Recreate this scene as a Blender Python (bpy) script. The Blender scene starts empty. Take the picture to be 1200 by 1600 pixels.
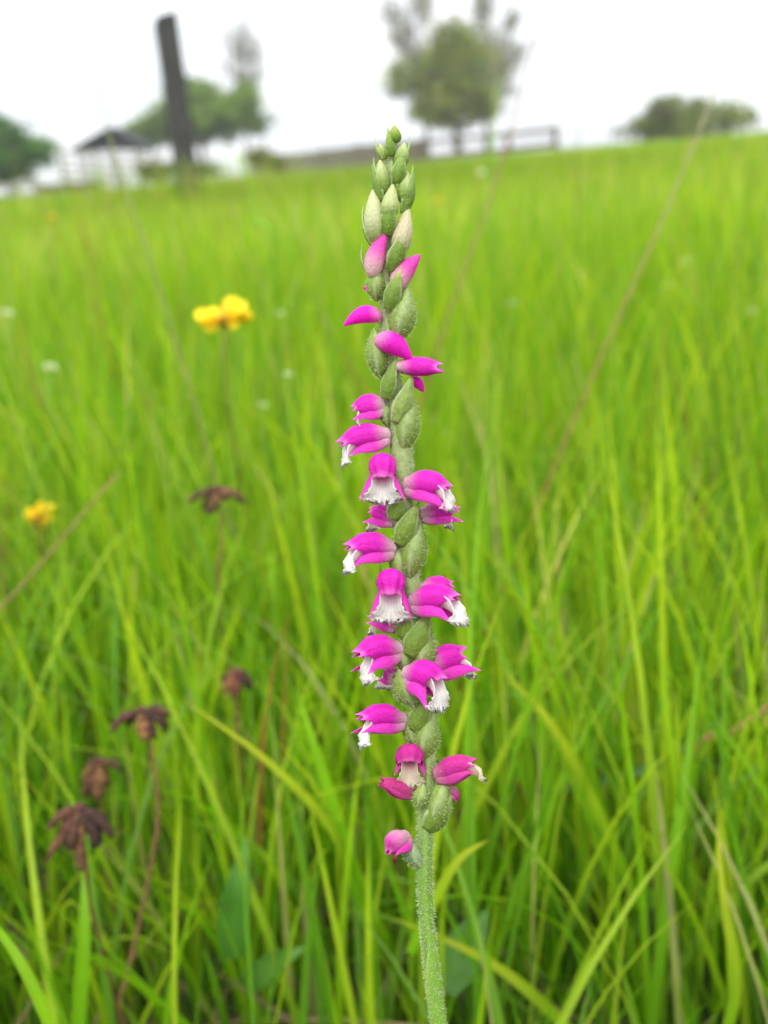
import bpy, math, random
import numpy as np

random.seed(7)
RNG = np.random.default_rng(11)
S = bpy.context.scene
COL = S.collection

# ------------------------------------------------------------------ camera
CAM_H = 0.27                       # the camera is held at the height of the orchid's tip
PITCH = math.radians(19.45)
ROLL = math.radians(5.0)
FPX = 1570.0                       # focal length in pixels of the 1200 x 1600 photograph
cam_data = bpy.data.cameras.new("camera")
cam = bpy.data.objects.new("camera", cam_data)
COL.objects.link(cam)
S.camera = cam
h0 = np.array([1.0, 0, 0])
u0 = np.array([0, math.sin(PITCH), math.cos(PITCH)])
FWD = np.array([0, math.cos(PITCH), -math.sin(PITCH)])
RGT = math.cos(ROLL) * h0 - math.sin(ROLL) * u0
UPV = math.cos(ROLL) * u0 + math.sin(ROLL) * h0
CPOS = np.array([0, 0, CAM_H])
from mathutils import Matrix, Vector
M4 = Matrix.Identity(4)
for i in range(3):
    M4[i][0] = RGT[i]; M4[i][1] = UPV[i]; M4[i][2] = -FWD[i]; M4[i][3] = CPOS[i]
cam.matrix_world = M4
cam_data.sensor_fit = 'VERTICAL'
cam_data.sensor_height = 36.0
cam_data.sensor_width = 27.0
cam_data.lens = 36.0 * FPX / 1600.0
cam_data.clip_start = 0.004
cam_data.clip_end = 2000.0
cam_data.dof.use_dof = True
cam_data.dof.focus_distance = 0.133
cam_data.dof.aperture_fstop = 18.5
cam_data.dof.aperture_blades = 0
S.render.resolution_x = 768
S.render.resolution_y = 1024

# ------------------------------------------------------------------ sky, sun, exposure (bright overcast)
SUN_EL, SUN_AZ = math.radians(58), math.radians(200)
world = bpy.data.worlds.new("World")
S.world = world
world.use_nodes = True
wn, wl = world.node_tree.nodes, world.node_tree.links
wn.clear()
wo = wn.new('ShaderNodeOutputWorld')
bg = wn.new('ShaderNodeBackground')
sky = wn.new('ShaderNodeTexSky')
sky.sky_type = 'NISHITA'
sky.sun_disc = False
sky.sun_elevation = SUN_EL
sky.sun_rotation = SUN_AZ
tc = wn.new('ShaderNodeTexCoord')
mp = wn.new('ShaderNodeMapping')
mp.inputs['Scale'].default_value = (1.6, 1.6, 7.0)
nz = wn.new('ShaderNodeTexNoise')
nz.inputs['Scale'].default_value = 2.2
nz.inputs['Detail'].default_value = 5
nz.inputs['Roughness'].default_value = 0.55
cr = wn.new('ShaderNodeValToRGB')                # layered cloud, mostly bright white
cr.color_ramp.elements[0].position = 0.30
cr.color_ramp.elements[0].color = (6.1, 6.7, 7.6, 1)
cr.color_ramp.elements[1].position = 0.62
cr.color_ramp.elements[1].color = (10.6, 10.7, 10.8, 1)
mx = wn.new('ShaderNodeMix')
mx.data_type = 'RGBA'
mx.inputs[0].default_value = 0.93
wl.new(tc.outputs['Generated'], mp.inputs['Vector'])
wl.new(mp.outputs['Vector'], nz.inputs['Vector'])
wl.new(nz.outputs['Fac'], cr.inputs['Fac'])
wl.new(sky.outputs['Color'], mx.inputs[6])
wl.new(cr.outputs['Color'], mx.inputs[7])
# an overcast sky is about two and a half times as bright overhead as at the horizon
sx = wn.new('ShaderNodeSeparateXYZ')
wl.new(tc.outputs['Generated'], sx.inputs['Vector'])
el = wn.new('ShaderNodeMapRange')
el.inputs['From Min'].default_value = 0.0; el.inputs['From Max'].default_value = 1.0
el.inputs['To Min'].default_value = 0.50; el.inputs['To Max'].default_value = 1.42
wl.new(sx.outputs['Z'], el.inputs['Value'])
sc_ = wn.new('ShaderNodeVectorMath'); sc_.operation = 'SCALE'
wl.new(mx.outputs[2], sc_.inputs[0]); wl.new(el.outputs['Result'], sc_.inputs['Scale'])
wl.new(sc_.outputs['Vector'], bg.inputs['Color'])
bg.inputs['Strength'].default_value = 0.14
wl.new(bg.outputs['Background'], wo.inputs['Surface'])

sun_data = bpy.data.lights.new("sun", 'SUN')
sun = bpy.data.objects.new("sun", sun_data)
COL.objects.link(sun)
sun_data.energy = 1.3
sun_data.angle = math.radians(25)
sun_data.color = (1.0, 0.97, 0.92)
sd = Vector((math.sin(SUN_AZ) * math.cos(SUN_EL), math.cos(SUN_AZ) * math.cos(SUN_EL), math.sin(SUN_EL)))
sun.rotation_euler = sd.to_track_quat('Z', 'Y').to_euler()

S.view_settings.view_transform = 'Standard'
S.view_settings.look = 'None'
S.view_settings.exposure = 0.80
S.view_settings.gamma = 1.0
S.view_settings.use_curve_mapping = False
S.cycles.max_bounces = 8
S.cycles.diffuse_bounces = 4
S.cycles.transmission_bounces = 4
S.cycles.transparent_max_bounces = 4
S.cycles.use_denoising = True

# ------------------------------------------------------------------ helpers
def pix(px, py, depth):
    """World point that lies `depth` metres along the view axis at a photograph pixel."""
    return CPOS + depth * ((px - 600) / FPX * RGT + (800 - py) / FPX * UPV + FWD)

def srgb(r, g, b):
    f = lambda c: (c / 255 / 12.92) if c / 255 <= 0.04045 else ((c / 255 + 0.055) / 1.055) ** 2.4
    return (f(r), f(g), f(b))

def lerp(a, b, t):
    return np.asarray(a, float) * (1 - t) + np.asarray(b, float) * t

def sstep(a, b, x):
    t = np.clip((x - a) / (b - a), 0, 1)
    return t * t * (3 - 2 * t)

def nrm(v):
    v = np.asarray(v, float)
    return v / (np.linalg.norm(v) + 1e-12)

def mesh_np(name, V, F, cols=None, smooth=True):
    """F: (n,k) int array or list of such arrays (tris / quads)."""
    if not isinstance(F, list):
        F = [F]
    F = [np.asarray(f, np.int32) for f in F if len(f)]
    me = bpy.data.meshes.new(name)
    V = np.ascontiguousarray(V, np.float32)
    nl = sum(f.size for f in F)
    npoly = sum(len(f) for f in F)
    me.vertices.add(len(V)); me.loops.add(nl); me.polygons.add(npoly)
    me.vertices.foreach_set('co', V.ravel())
    me.loops.foreach_set('vertex_index', np.concatenate([f.ravel() for f in F]))
    starts, o = [], 0
    for f in F:
        starts.append(o + np.arange(len(f)) * f.shape[1]); o += f.size
    me.polygons.foreach_set('loop_start', np.concatenate(starts).astype(np.int32))
    me.polygons.foreach_set('use_smooth', np.full(npoly, smooth, bool))
    me.update(calc_edges=True)
    if cols is not None:
        c = np.ones((len(V), 4), np.float32)
        c[:, :3] = cols
        at = me.color_attributes.new('Col', 'FLOAT_COLOR', 'POINT')
        at.data.foreach_set('color', c.ravel())
    return me

WORLD_LOC = {}
def obj(name, V, F, mat, cols=None, parent=None, origin=None, smooth=True, solid=0.0):
    """Mesh object from WORLD coordinates; origin = where its own origin sits (world)."""
    V = np.asarray(V, float)
    origin = np.asarray(V.mean(0) if origin is None else origin, float)
    me = mesh_np(name, V - origin, F, cols, smooth)
    me.materials.append(mat)
    o = bpy.data.objects.new(name, me)
    COL.objects.link(o)
    if parent is not None:
        o.parent = parent
        o.location = origin - WORLD_LOC[parent.name]
    else:
        o.location = origin
    WORLD_LOC[o.name] = origin
    if solid:
        md = o.modifiers.new('thickness', 'SOLIDIFY'); md.thickness = solid; md.offset = 0
    return o

def empty(name, loc):
    o = bpy.data.objects.new(name, None)
    o.empty_display_size = 0.01
    COL.objects.link(o)
    o.location = loc
    WORLD_LOC[o.name] = np.asarray(loc, float)
    return o

def tag(o, label, cat, group=None, kind=None):
    o['label'] = label; o['category'] = cat
    if group: o['group'] = group
    if kind: o['kind'] = kind
    return o

def join(parts):
    """[(V, F(list of arrays), C)] -> one."""
    V, C, byk, off = [], [], {}, 0
    for v, f, c in parts:
        v = np.asarray(v, float)
        for ff in (f if isinstance(f, list) else [f]):
            ff = np.asarray(ff)
            if len(ff):
                byk.setdefault(ff.shape[1], []).append(ff + off)
        V.append(v)
        C.append(np.broadcast_to(np.asarray(c, float), (len(v), 3)))
        off += len(v)
    return np.concatenate(V), [np.concatenate(x) for x in byk.values()], np.concatenate(C)

def grid_faces(nu, nv, wrap=False):
    f = []
    for i in range(nu - 1):
        for j in range(nv if wrap else nv - 1):
            k = (j + 1) % nv
            f.append((i * nv + j, i * nv + k, (i + 1) * nv + k, (i + 1) * nv + j))
    return np.array(f, np.int32)

def tube(path, radii, n=8, squash=1.0):
    """Closed tube along a polyline."""
    P = np.asarray(path, float)
    m = len(P)
    radii = np.broadcast_to(np.asarray(radii, float), (m,))
    T = np.gradient(P, axis=0)
    T /= np.linalg.norm(T, axis=1, keepdims=True) + 1e-12
    ref = np.array([0, 0, 1.0]) if abs(T[0][2]) < 0.9 else np.array([1.0, 0, 0])
    a = nrm(np.cross(T[0], ref))
    V = []
    for i in range(m):
        a = nrm(a - T[i] * a.dot(T[i]))
        b = np.cross(T[i], a)
        for j in range(n):
            w = 2 * math.pi * j / n
            V.append(P[i] + radii[i] * (math.cos(w) * a + squash * math.sin(w) * b))
    F = grid_faces(m, n, True)
    V.append(P[0]); V.append(P[-1])
    caps = [(m * n, (j + 1) % n, j) for j in range(n)] + [(m * n + 1, (m - 1) * n + j, (m - 1) * n + (j + 1) % n) for j in range(n)]
    return np.array(V), [F, np.array(caps, np.int32)]

def spline(pts, n):
    """Catmull-Rom through control points."""
    P = np.asarray(pts, float)
    P = np.vstack([2 * P[0] - P[1], P, 2 * P[-1] - P[-2]])
    out = []
    seg = len(P) - 3
    for q in np.linspace(0, seg - 1e-9, n):
        i = int(q); t = q - i
        p0, p1, p2, p3 = P[i:i + 4]
        out.append(0.5 * ((2 * p1) + (-p0 + p2) * t + (2 * p0 - 5 * p1 + 4 * p2 - p3) * t * t + (-p0 + 3 * p1 - 3 * p2 + p3) * t ** 3))
    return np.array(out)

def box(c, ax, ay, az):
    """Box from centre and three half-axis vectors, with a small chamfer-free outline."""
    c, ax, ay, az = [np.asarray(q, float) for q in (c, ax, ay, az)]
    V = [c + sx * ax + sy * ay + sz * az for sx in (-1, 1) for sy in (-1, 1) for sz in (-1, 1)]
    F = [(0, 1, 3, 2), (4, 6, 7, 5), (0, 4, 5, 1), (2, 3, 7, 6), (0, 2, 6, 4), (1, 5, 7, 3)]
    return np.array(V), np.array(F, np.int32)

# ------------------------------------------------------------------ materials
def mat_new(name):
    m = bpy.data.materials.new(name)
    m.use_nodes = True
    m.node_tree.nodes.clear()
    return m, m.node_tree.nodes, m.node_tree.links

def leafy(name, rough=0.5, transl=0.35, noise=30.0, amount=0.25, spec=0.3, bump=0.0, bscale=60.0, tmul=(1.15, 1.25, 0.7), sss=0.0, sheen=0.0):
    """Petal / leaf material: pigment from the mesh attribute, fine mottling, light passing through."""
    m, n, l = mat_new(name)
    out = n.new('ShaderNodeOutputMaterial')
    at = n.new('ShaderNodeAttribute'); at.attribute_name = 'Col'
    tcd = n.new('ShaderNodeTexCoord')
    no = n.new('ShaderNodeTexNoise'); no.inputs['Scale'].default_value = noise; no.inputs['Detail'].default_value = 4
    l.new(tcd.outputs['Object'], no.inputs['Vector'])
    mr = n.new('ShaderNodeMapRange')
    mr.inputs['From Min'].default_value = 0.3; mr.inputs['From Max'].default_value = 0.7
    mr.inputs['To Min'].default_value = 1 - amount; mr.inputs['To Max'].default_value = 1 + amount
    l.new(no.outputs['Fac'], mr.inputs['Value'])
    mul = n.new('ShaderNodeVectorMath'); mul.operation = 'SCALE'
    l.new(at.outputs['Color'], mul.inputs[0]); l.new(mr.outputs['Result'], mul.inputs['Scale'])
    p = n.new('ShaderNodeBsdfPrincipled')
    p.inputs['Roughness'].default_value = rough
    p.inputs['Specular IOR Level'].default_value = spec
    if sss:
        p.inputs['Subsurface Weight'].default_value = sss
        p.inputs['Subsurface Radius'].default_value = (0.0006, 0.0004, 0.0003)
        p.inputs['Subsurface Scale'].default_value = 1.0
    if sheen:
        p.inputs['Sheen Weight'].default_value = sheen
    l.new(mul.outputs['Vector'], p.inputs['Base Color'])
    if bump:
        bn = n.new('ShaderNodeTexNoise'); bn.inputs['Scale'].default_value = bscale; bn.inputs['Detail'].default_value = 3
        l.new(tcd.outputs['Object'], bn.inputs['Vector'])
        bu = n.new('ShaderNodeBump'); bu.inputs['Strength'].default_value = bump; bu.inputs['Distance'].default_value = 0.0004
        l.new(bn.outputs['Fac'], bu.inputs['Height']); l.new(bu.outputs['Normal'], p.inputs['Normal'])
    if transl:
        tr = n.new('ShaderNodeBsdfTranslucent')
        tm = n.new('ShaderNodeVectorMath'); tm.operation = 'MULTIPLY'
        tm.inputs[1].default_value = tmul
        l.new(mul.outputs['Vector'], tm.inputs[0]); l.new(tm.outputs['Vector'], tr.inputs['Color'])
        ms = n.new('ShaderNodeMixShader'); ms.inputs['Fac'].default_value = transl
        l.new(p.outputs['BSDF'], ms.inputs[1]); l.new(tr.outputs['BSDF'], ms.inputs[2])
        l.new(ms.outputs['Shader'], out.inputs['Surface'])
    else:
        l.new(p.outputs['BSDF'], out.inputs['Surface'])
    return m

def rough_mat(name, c1, c2, scale=(8, 8, 8), rough=0.85, bump=0.3, bdist=0.004, detail=6):
    m, n, l = mat_new(name)
    out = n.new('ShaderNodeOutputMaterial')
    tcd = n.new('ShaderNodeTexCoord')
    mpn = n.new('ShaderNodeMapping'); mpn.inputs['Scale'].default_value = scale
    no = n.new('ShaderNodeTexNoise'); no.inputs['Scale'].default_value = 1.0; no.inputs['Detail'].default_value = detail
    no.inputs['Roughness'].default_value = 0.65
    l.new(tcd.outputs['Object'], mpn.inputs['Vector']); l.new(mpn.outputs['Vector'], no.inputs['Vector'])
    rp = n.new('ShaderNodeValToRGB')
    rp.color_ramp.elements[0].position = 0.32; rp.color_ramp.elements[0].color = (*c1, 1)
    rp.color_ramp.elements[1].position = 0.70; rp.color_ramp.elements[1].color = (*c2, 1)
    l.new(no.outputs['Fac'], rp.inputs['Fac'])
    p = n.new('ShaderNodeBsdfPrincipled'); p.inputs['Roughness'].default_value = rough
    p.inputs['Specular IOR Level'].default_value = 0.25
    l.new(rp.outputs['Color'], p.inputs['Base Color'])
    bu = n.new('ShaderNodeBump'); bu.inputs['Strength'].default_value = bump; bu.inputs['Distance'].default_value = bdist
    l.new(no.outputs['Fac'], bu.inputs['Height']); l.new(bu.outputs['Normal'], p.inputs['Normal'])
    l.new(p.outputs['BSDF'], out.inputs['Surface'])
    return m

MT = {
    'grass': leafy('grass_blade', rough=0.5, transl=0.56, noise=60, amount=0.12, spec=0.28, tmul=(1.42, 1.34, 0.6)),
    'leaf': leafy('broad_leaf', rough=0.5, transl=0.3, noise=90, amount=0.18, spec=0.35, bump=0.4, bscale=300),
    'petal': leafy('orchid_petal', rough=0.5, transl=0.38, noise=3600, amount=0.13, spec=0.2, bump=0.5, bscale=4200, tmul=(1.1, 1.0, 1.1)),
    'lip': leafy('orchid_lip', rough=0.4, transl=0.42, noise=3500, amount=0.05, spec=0.4, bump=0.2, bscale=3400, tmul=(1.0, 1.0, 1.0)),
    'green': leafy('orchid_green', rough=0.55, transl=0.12, noise=1500, amount=0.12, spec=0.3, bump=0.3, bscale=2200, sss=0.15),
    'bract': leafy('orchid_bract', rough=0.5, transl=0.25, noise=1400, amount=0.18, spec=0.35, bump=0.4, bscale=2000),
    'hair': leafy('glandular_hair', rough=0.35, transl=0.35, noise=50, amount=0.05, spec=0.5, tmul=(1, 1, 1)),
    'wither': leafy('withered', rough=0.8, transl=0.1, noise=700, amount=0.4, spec=0.15, bump=0.8, bscale=900),
    'yellow': leafy('yellow_petal', rough=0.5, transl=0.3, noise=300, amount=0.08, spec=0.3, tmul=(1.0, 1.0, 0.8)),
    'stalk': leafy('dry_stalk', rough=0.6, transl=0.1, noise=200, amount=0.2, spec=0.3),
    'foliage': leafy('tree_foliage', rough=0.6, transl=0.3, noise=0.6, amount=0.35, spec=0.25),
    'bark': rough_mat('bark', (0.06, 0.05, 0.04), (0.17, 0.15, 0.12), (3, 3, 1)),
    'post': rough_mat('weathered_post', (0.024, 0.024, 0.021), (0.062, 0.060, 0.052), (26, 26, 2), rough=0.9, bump=0.5),
    'timber': rough_mat('fence_timber', (0.085, 0.075, 0.04), (0.17, 0.15, 0.085), (6, 6, 6)),
    'pale_timber': rough_mat('pale_timber', (0.25, 0.24, 0.20), (0.42, 0.41, 0.36), (6, 6, 6)),
    'roof': rough_mat('shed_roof', (0.018, 0.02, 0.018), (0.04, 0.045, 0.038), (2, 2, 2)),
    'shed': rough_mat('shed_wall', (0.62, 0.60, 0.62), (0.80, 0.79, 0.80), (0.6, 0.6, 0.6)),
}

# ground: dark thatch and soil under the grass
def ground_mat():
    m, n, l = mat_new('meadow_soil')
    out = n.new('ShaderNodeOutputMaterial')
    tcd = n.new('ShaderNodeTexCoord')
    a = n.new('ShaderNodeTexNoise'); a.inputs['Scale'].default_value = 90; a.inputs['Detail'].default_value = 8
    b = n.new('ShaderNodeTexNoise'); b.inputs['Scale'].default_value = 0.35; b.inputs['Detail'].default_value = 4
    l.new(tcd.outputs['Object'], a.inputs['Vector']); l.new(tcd.outputs['Object'], b.inputs['Vector'])
    r1 = n.new('ShaderNodeValToRGB')
    r1.color_ramp.elements[0].position = 0.35; r1.color_ramp.elements[0].color = (0.012, 0.009, 0.006, 1)
    r1.color_ramp.elements[1].position = 0.72; r1.color_ramp.elements[1].color = (0.06, 0.05, 0.024, 1)
    l.new(a.outputs['Fac'], r1.inputs['Fac'])
    r2 = n.new('ShaderNodeValToRGB')
    r2.color_ramp.elements[0].position = 0.4; r2.color_ramp.elements[0].color = (0.05, 0.10, 0.012, 1)
    r2.color_ramp.elements[1].position = 0.65; r2.color_ramp.elements[1].color = (0.09, 0.13, 0.02, 1)
    l.new(b.outputs['Fac'], r2.inputs['Fac'])
    mm = n.new('ShaderNodeMix'); mm.data_type = 'RGBA'; mm.inputs[0].default_value = 0.45
    l.new(r1.outputs['Color'], mm.inputs[6]); l.new(r2.outputs['Color'], mm.inputs[7])
    p = n.new('ShaderNodeBsdfPrincipled'); p.inputs['Roughness'].default_value = 0.95
    l.new(mm.outputs[2], p.inputs['Base Color'])
    bu = n.new('ShaderNodeBump'); bu.inputs['Distance'].default_value = 0.01
    l.new(a.outputs['Fac'], bu.inputs['Height']); l.new(bu.outputs['Normal'], p.inputs['Normal'])
    l.new(p.outputs['BSDF'], out.inputs['Surface'])
    return m

# ------------------------------------------------------------------ terrain: a low hilltop that falls away beyond the fence
def ground_z(x, y):
    x = np.asarray(x, float); y = np.asarray(y, float)
    r = np.sqrt(x * x + y * y)
    z = -0.0062 * np.maximum(y - 1.5, 0)
    z = z + 0.05 * np.sin(x * 0.21 + 1.0) * np.sin(y * 0.17) * sstep(4, 20, r)
    z = z + 0.006 * np.sin(x * 9 + 0.4) * np.sin(y * 7.3 + 1.1) * sstep(0.2, 0.6, r)
    d = np.maximum(r - 50, 0)
    z = z - 0.0016 * np.minimum(d, 60) ** 2 - 0.19 * np.maximum(d - 60, 0)
    return z

def build_ground():
    rad = np.concatenate([[0.0], np.geomspace(0.05, 420, 90)])
    nth = 96
    V, F = [], []
    for r in rad:
        for k in range(nth):
            w = 2 * math.pi * k / nth
            x, y = r * math.cos(w), r * math.sin(w)
            V.append((x, y, float(ground_z(x, y))))
    F = grid_faces(len(rad), nth, True)
    o = obj('ground', V, F, ground_mat(), None, origin=(0, 0, 0))
    o['kind'] = 'structure'
build_ground()

# ------------------------------------------------------------------ grass
def blade_mesh(root, h, w, az, lean, curl, face, col_root, col_tip, nseg, fold=True, twist=None):
    """Vectorised blades. All arrays of length n. Returns V,(quads,tris),C."""
    n = len(h)
    m = nseg + 1
    s = np.linspace(0, 1, m)[None, :]
    d = np.stack([np.cos(az), np.sin(az)], 1)
    ang = lean[:, None] + curl[:, None] * s ** 1.6            # tilt from vertical along the blade
    ds = 1.0 / nseg
    hx = np.concatenate([np.zeros((n, 1)), np.cumsum(np.sin(ang[:, :-1]) * ds, 1)], 1) * h[:, None]
    hz = np.concatenate([np.zeros((n, 1)), np.cumsum(np.cos(ang[:, :-1]) * ds, 1)], 1) * h[:, None]
    P = np.zeros((n, m, 3))
    P[:, :, 0] = root[:, 0:1] + d[:, 0:1] * hx
    P[:, :, 1] = root[:, 1:2] + d[:, 1:2] * hx
    P[:, :, 2] = root[:, 2:3] + hz
    fa = face[:, None] + (0 if twist is None else twist[:, None] * s)
    side = np.stack([np.cos(fa), np.sin(fa), np.zeros_like(fa)], 2)
    nor = np.stack([-np.sin(fa), np.cos(fa), np.zeros_like(fa)], 2)
    prof = np.clip(0.62 + 1.1 * s - 0.35 * s, 0, 1) * (1 - s ** 2.6)
    prof[:, -1] = 0.03
    hw = 0.5 * w[:, None] * prof
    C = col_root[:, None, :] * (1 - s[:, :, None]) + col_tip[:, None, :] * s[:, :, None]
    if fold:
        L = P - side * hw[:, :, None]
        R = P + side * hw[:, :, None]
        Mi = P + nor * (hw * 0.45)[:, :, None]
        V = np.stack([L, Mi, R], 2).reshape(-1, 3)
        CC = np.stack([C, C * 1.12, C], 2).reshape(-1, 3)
        k = 3
    else:
        V = np.stack([P - side * hw[:, :, None], P + side * hw[:, :, None]], 2).reshape(-1, 3)
        CC = np.repeat(C[:, :, None, :], 2, 2).reshape(-1, 3)
        k = 2
    base = (np.arange(n) * m * k)[:, None, None]
    i = (np.arange(nseg) * k)[None, :, None]
    j = np.arange(k - 1)[None, None, :]
    a = base + i + j
    F = np.stack([a, a + 1, a + 1 + k, a + k], -1).reshape(-1, 4)
    return V, F, CC, P

GREENS = np.array([srgb(104, 156, 22), srgb(92, 148, 24), srgb(122, 166, 28), srgb(84, 136, 34), srgb(136, 170, 40), srgb(104, 150, 60)])
def grass_colours(n, straw=0.035, red=0.012):
    c = GREENS[RNG.integers(0, len(GREENS), n)] * np.array([1.08, 1.02, 0.95]) * RNG.uniform(0.76, 1.12, (n, 1))
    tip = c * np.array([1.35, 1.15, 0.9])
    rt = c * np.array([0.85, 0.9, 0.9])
    u = RNG.random(n)
    st = u < straw
    tip[st] = np.array(srgb(190, 186, 124)) * RNG.uniform(0.7, 1.1, (st.sum(), 1)); rt[st] = tip[st] * 0.75
    rd = (u > 1 - red)
    tip[rd] = np.array(srgb(140, 96, 66)); rt[rd] = np.array(srgb(120, 100, 50))
    yt = (u > 0.3) & (u < 0.42)
    tip[yt] = np.array(srgb(160, 184, 44))
    return rt, tip

# seed heads and flowers that stand free of the blades: (px, py, radius, depth)
OPEN_VIEW = [(340, 778, 55, 0.37), (370, 1068, 36, 0.33), (220, 1132, 58, 0.285), (150, 1215, 30, 0.31), (122, 1300, 64, 0.255), (350, 497, 60, 0.44),
             (63, 808, 40, 0.51), (660, 1450, 60, 0.2), (372, 1400, 26, 0.28), (235, 1200, 14, 0.28), (246, 1290, 14, 0.28)]

def cam_project(P):
    q = P - CPOS
    dz = q @ FWD
    return 600 + FPX * (q @ RGT) / np.maximum(dz, 1e-6), 800 - FPX * (q @ UPV) / np.maximum(dz, 1e-6), dz

def keep_clear(P, dmin):
    """Leave out blades that would stand between the lens and the orchid."""
    px, py, dz = cam_project(P)
    near = ((dz < dmin) & (dz > -0.05) & (np.abs(px - 600) < 900) & (py > -400) & (py < 2200)) | (np.linalg.norm(P - CPOS, axis=2) < 0.1)
    for (hx, hy, hr, hd) in OPEN_VIEW:
        near |= ((px - hx) ** 2 + (py - hy) ** 2 < hr * hr) & (dz < hd) & (dz > 0)
    return ~near.any(1)

def scatter_sector(n, r0, r1, a0, a1):
    r = np.sqrt(RNG.uniform(r0 * r0, r1 * r1, n))
    a = RNG.uniform(a0, a1, n)
    x, y = r * np.sin(a), r * np.cos(a)
    return np.stack([x, y, ground_z(x, y) - 0.004], 1)

def near_grass():
    parts = []
    # tall blades
    for (n, r0, r1, hw0, hw1, wd0, wd1, fold, seg, dmin) in (
            (11500, 0.13, 0.75, 0.09, 0.20, 0.0014, 0.0036, True, 7, 0.235),
            (24000, 0.75, 1.7, 0.11, 0.22, 0.0018, 0.0040, True, 4, 0.19),
            (6500, 0.10, 0.9, 0.03, 0.11, 0.0014, 0.0032, True, 5, 0.22)):
        rt = scatter_sector(n, r0, r1, -0.95, 0.95)
        # tussocks: pull a part of the roots towards clump centres
        cc = rt[RNG.integers(0, n, n // 14)]
        pick = RNG.random(n) < 0.55
        ci = cc[RNG.integers(0, len(cc), n)]
        rt[pick, :2] = ci[pick, :2] + RNG.normal(0, 0.012, (pick.sum(), 2))
        rt[:, 2] = ground_z(rt[:, 0], rt[:, 1]) - 0.004
        h = RNG.uniform(hw0, hw1, n) * RNG.uniform(0.75, 1.12, n)
        w = RNG.uniform(wd0, wd1, n)
        az = RNG.uniform(0, 2 * math.pi, n)
        lean = np.abs(RNG.normal(0.10, 0.16, n))
        curl = np.abs(RNG.normal(0.25, 0.38, n))
        flop = RNG.random(n) < 0.12
        curl[flop] += RNG.uniform(0.6, 1.5, flop.sum())
        face = RNG.uniform(0, math.pi, n)
        c0, c1 = grass_colours(n)
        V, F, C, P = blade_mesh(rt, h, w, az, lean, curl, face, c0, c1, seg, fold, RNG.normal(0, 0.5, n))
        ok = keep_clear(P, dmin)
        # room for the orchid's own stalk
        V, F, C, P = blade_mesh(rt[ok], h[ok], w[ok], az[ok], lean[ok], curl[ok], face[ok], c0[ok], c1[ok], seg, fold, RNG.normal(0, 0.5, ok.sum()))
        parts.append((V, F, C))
    # thin flowering culms that stand above the leaves, some of them reddish
    n = 420
    rt = scatter_sector(n, 0.45, 3.2, -0.75, 0.75)
    h = RNG.uniform(0.20, 0.34, n); w = RNG.uniform(0.0010, 0.0018, n)
    rd = RNG.random(n) < 0.45
    c0 = np.where(rd[:, None], np.array(srgb(126, 84, 52)), np.array(srgb(120, 160, 40)))
    c1 = np.where(rd[:, None], np.array(srgb(150, 110, 76)), np.array(srgb(170, 186, 96)))
    V, F, C, P = blade_mesh(rt, h, w, RNG.uniform(0, 6.28, n), np.abs(RNG.normal(0.08, 0.12, n)), np.abs(RNG.normal(0.1, 0.15, n)), RNG.uniform(0, 3.14, n), c0, c1, 6, False)
    parts.append((V, F, C))
    V, F, C = join(parts)
    o = obj('grass', V, F, MT['grass'], C, origin=(0, 0.4, 0))
    tag(o, 'tall bright green grass blades crowding round the foot of the orchid', 'grass', kind='stuff')

def thatch():
    # dead, flattened blades low between the stems
    n = 2600
    rt = scatter_sector(n, 0.1, 1.0, -0.95, 0.95)
    rt[:, 2] += RNG.uniform(0.002, 0.02, n)
    h = RNG.uniform(0.03, 0.12, n); w = RNG.uniform(0.0012, 0.003, n)
    az = RNG.uniform(0, 2 * math.pi, n)
    lean = RNG.uniform(0.9, 1.45, n); curl = RNG.normal(0.1, 0.2, n)
    pal = np.array([srgb(120, 104, 66), srgb(96, 80, 52), srgb(140, 124, 84), srgb(88, 92, 40), srgb(110, 76, 60)])
    c = pal[RNG.integers(0, 5, n)] * RNG.uniform(0.5, 1.0, (n, 1))
    V, F, C, P = blade_mesh(rt, h, w, az, lean, curl, az + math.pi / 2, c, c, 4, False)
    o = obj('thatch', V, F, MT['stalk'], C, origin=(0, 0.4, 0))
    tag(o, 'brown dead grass thatch lying low between the green blades', 'dead grass', kind='stuff')

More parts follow.
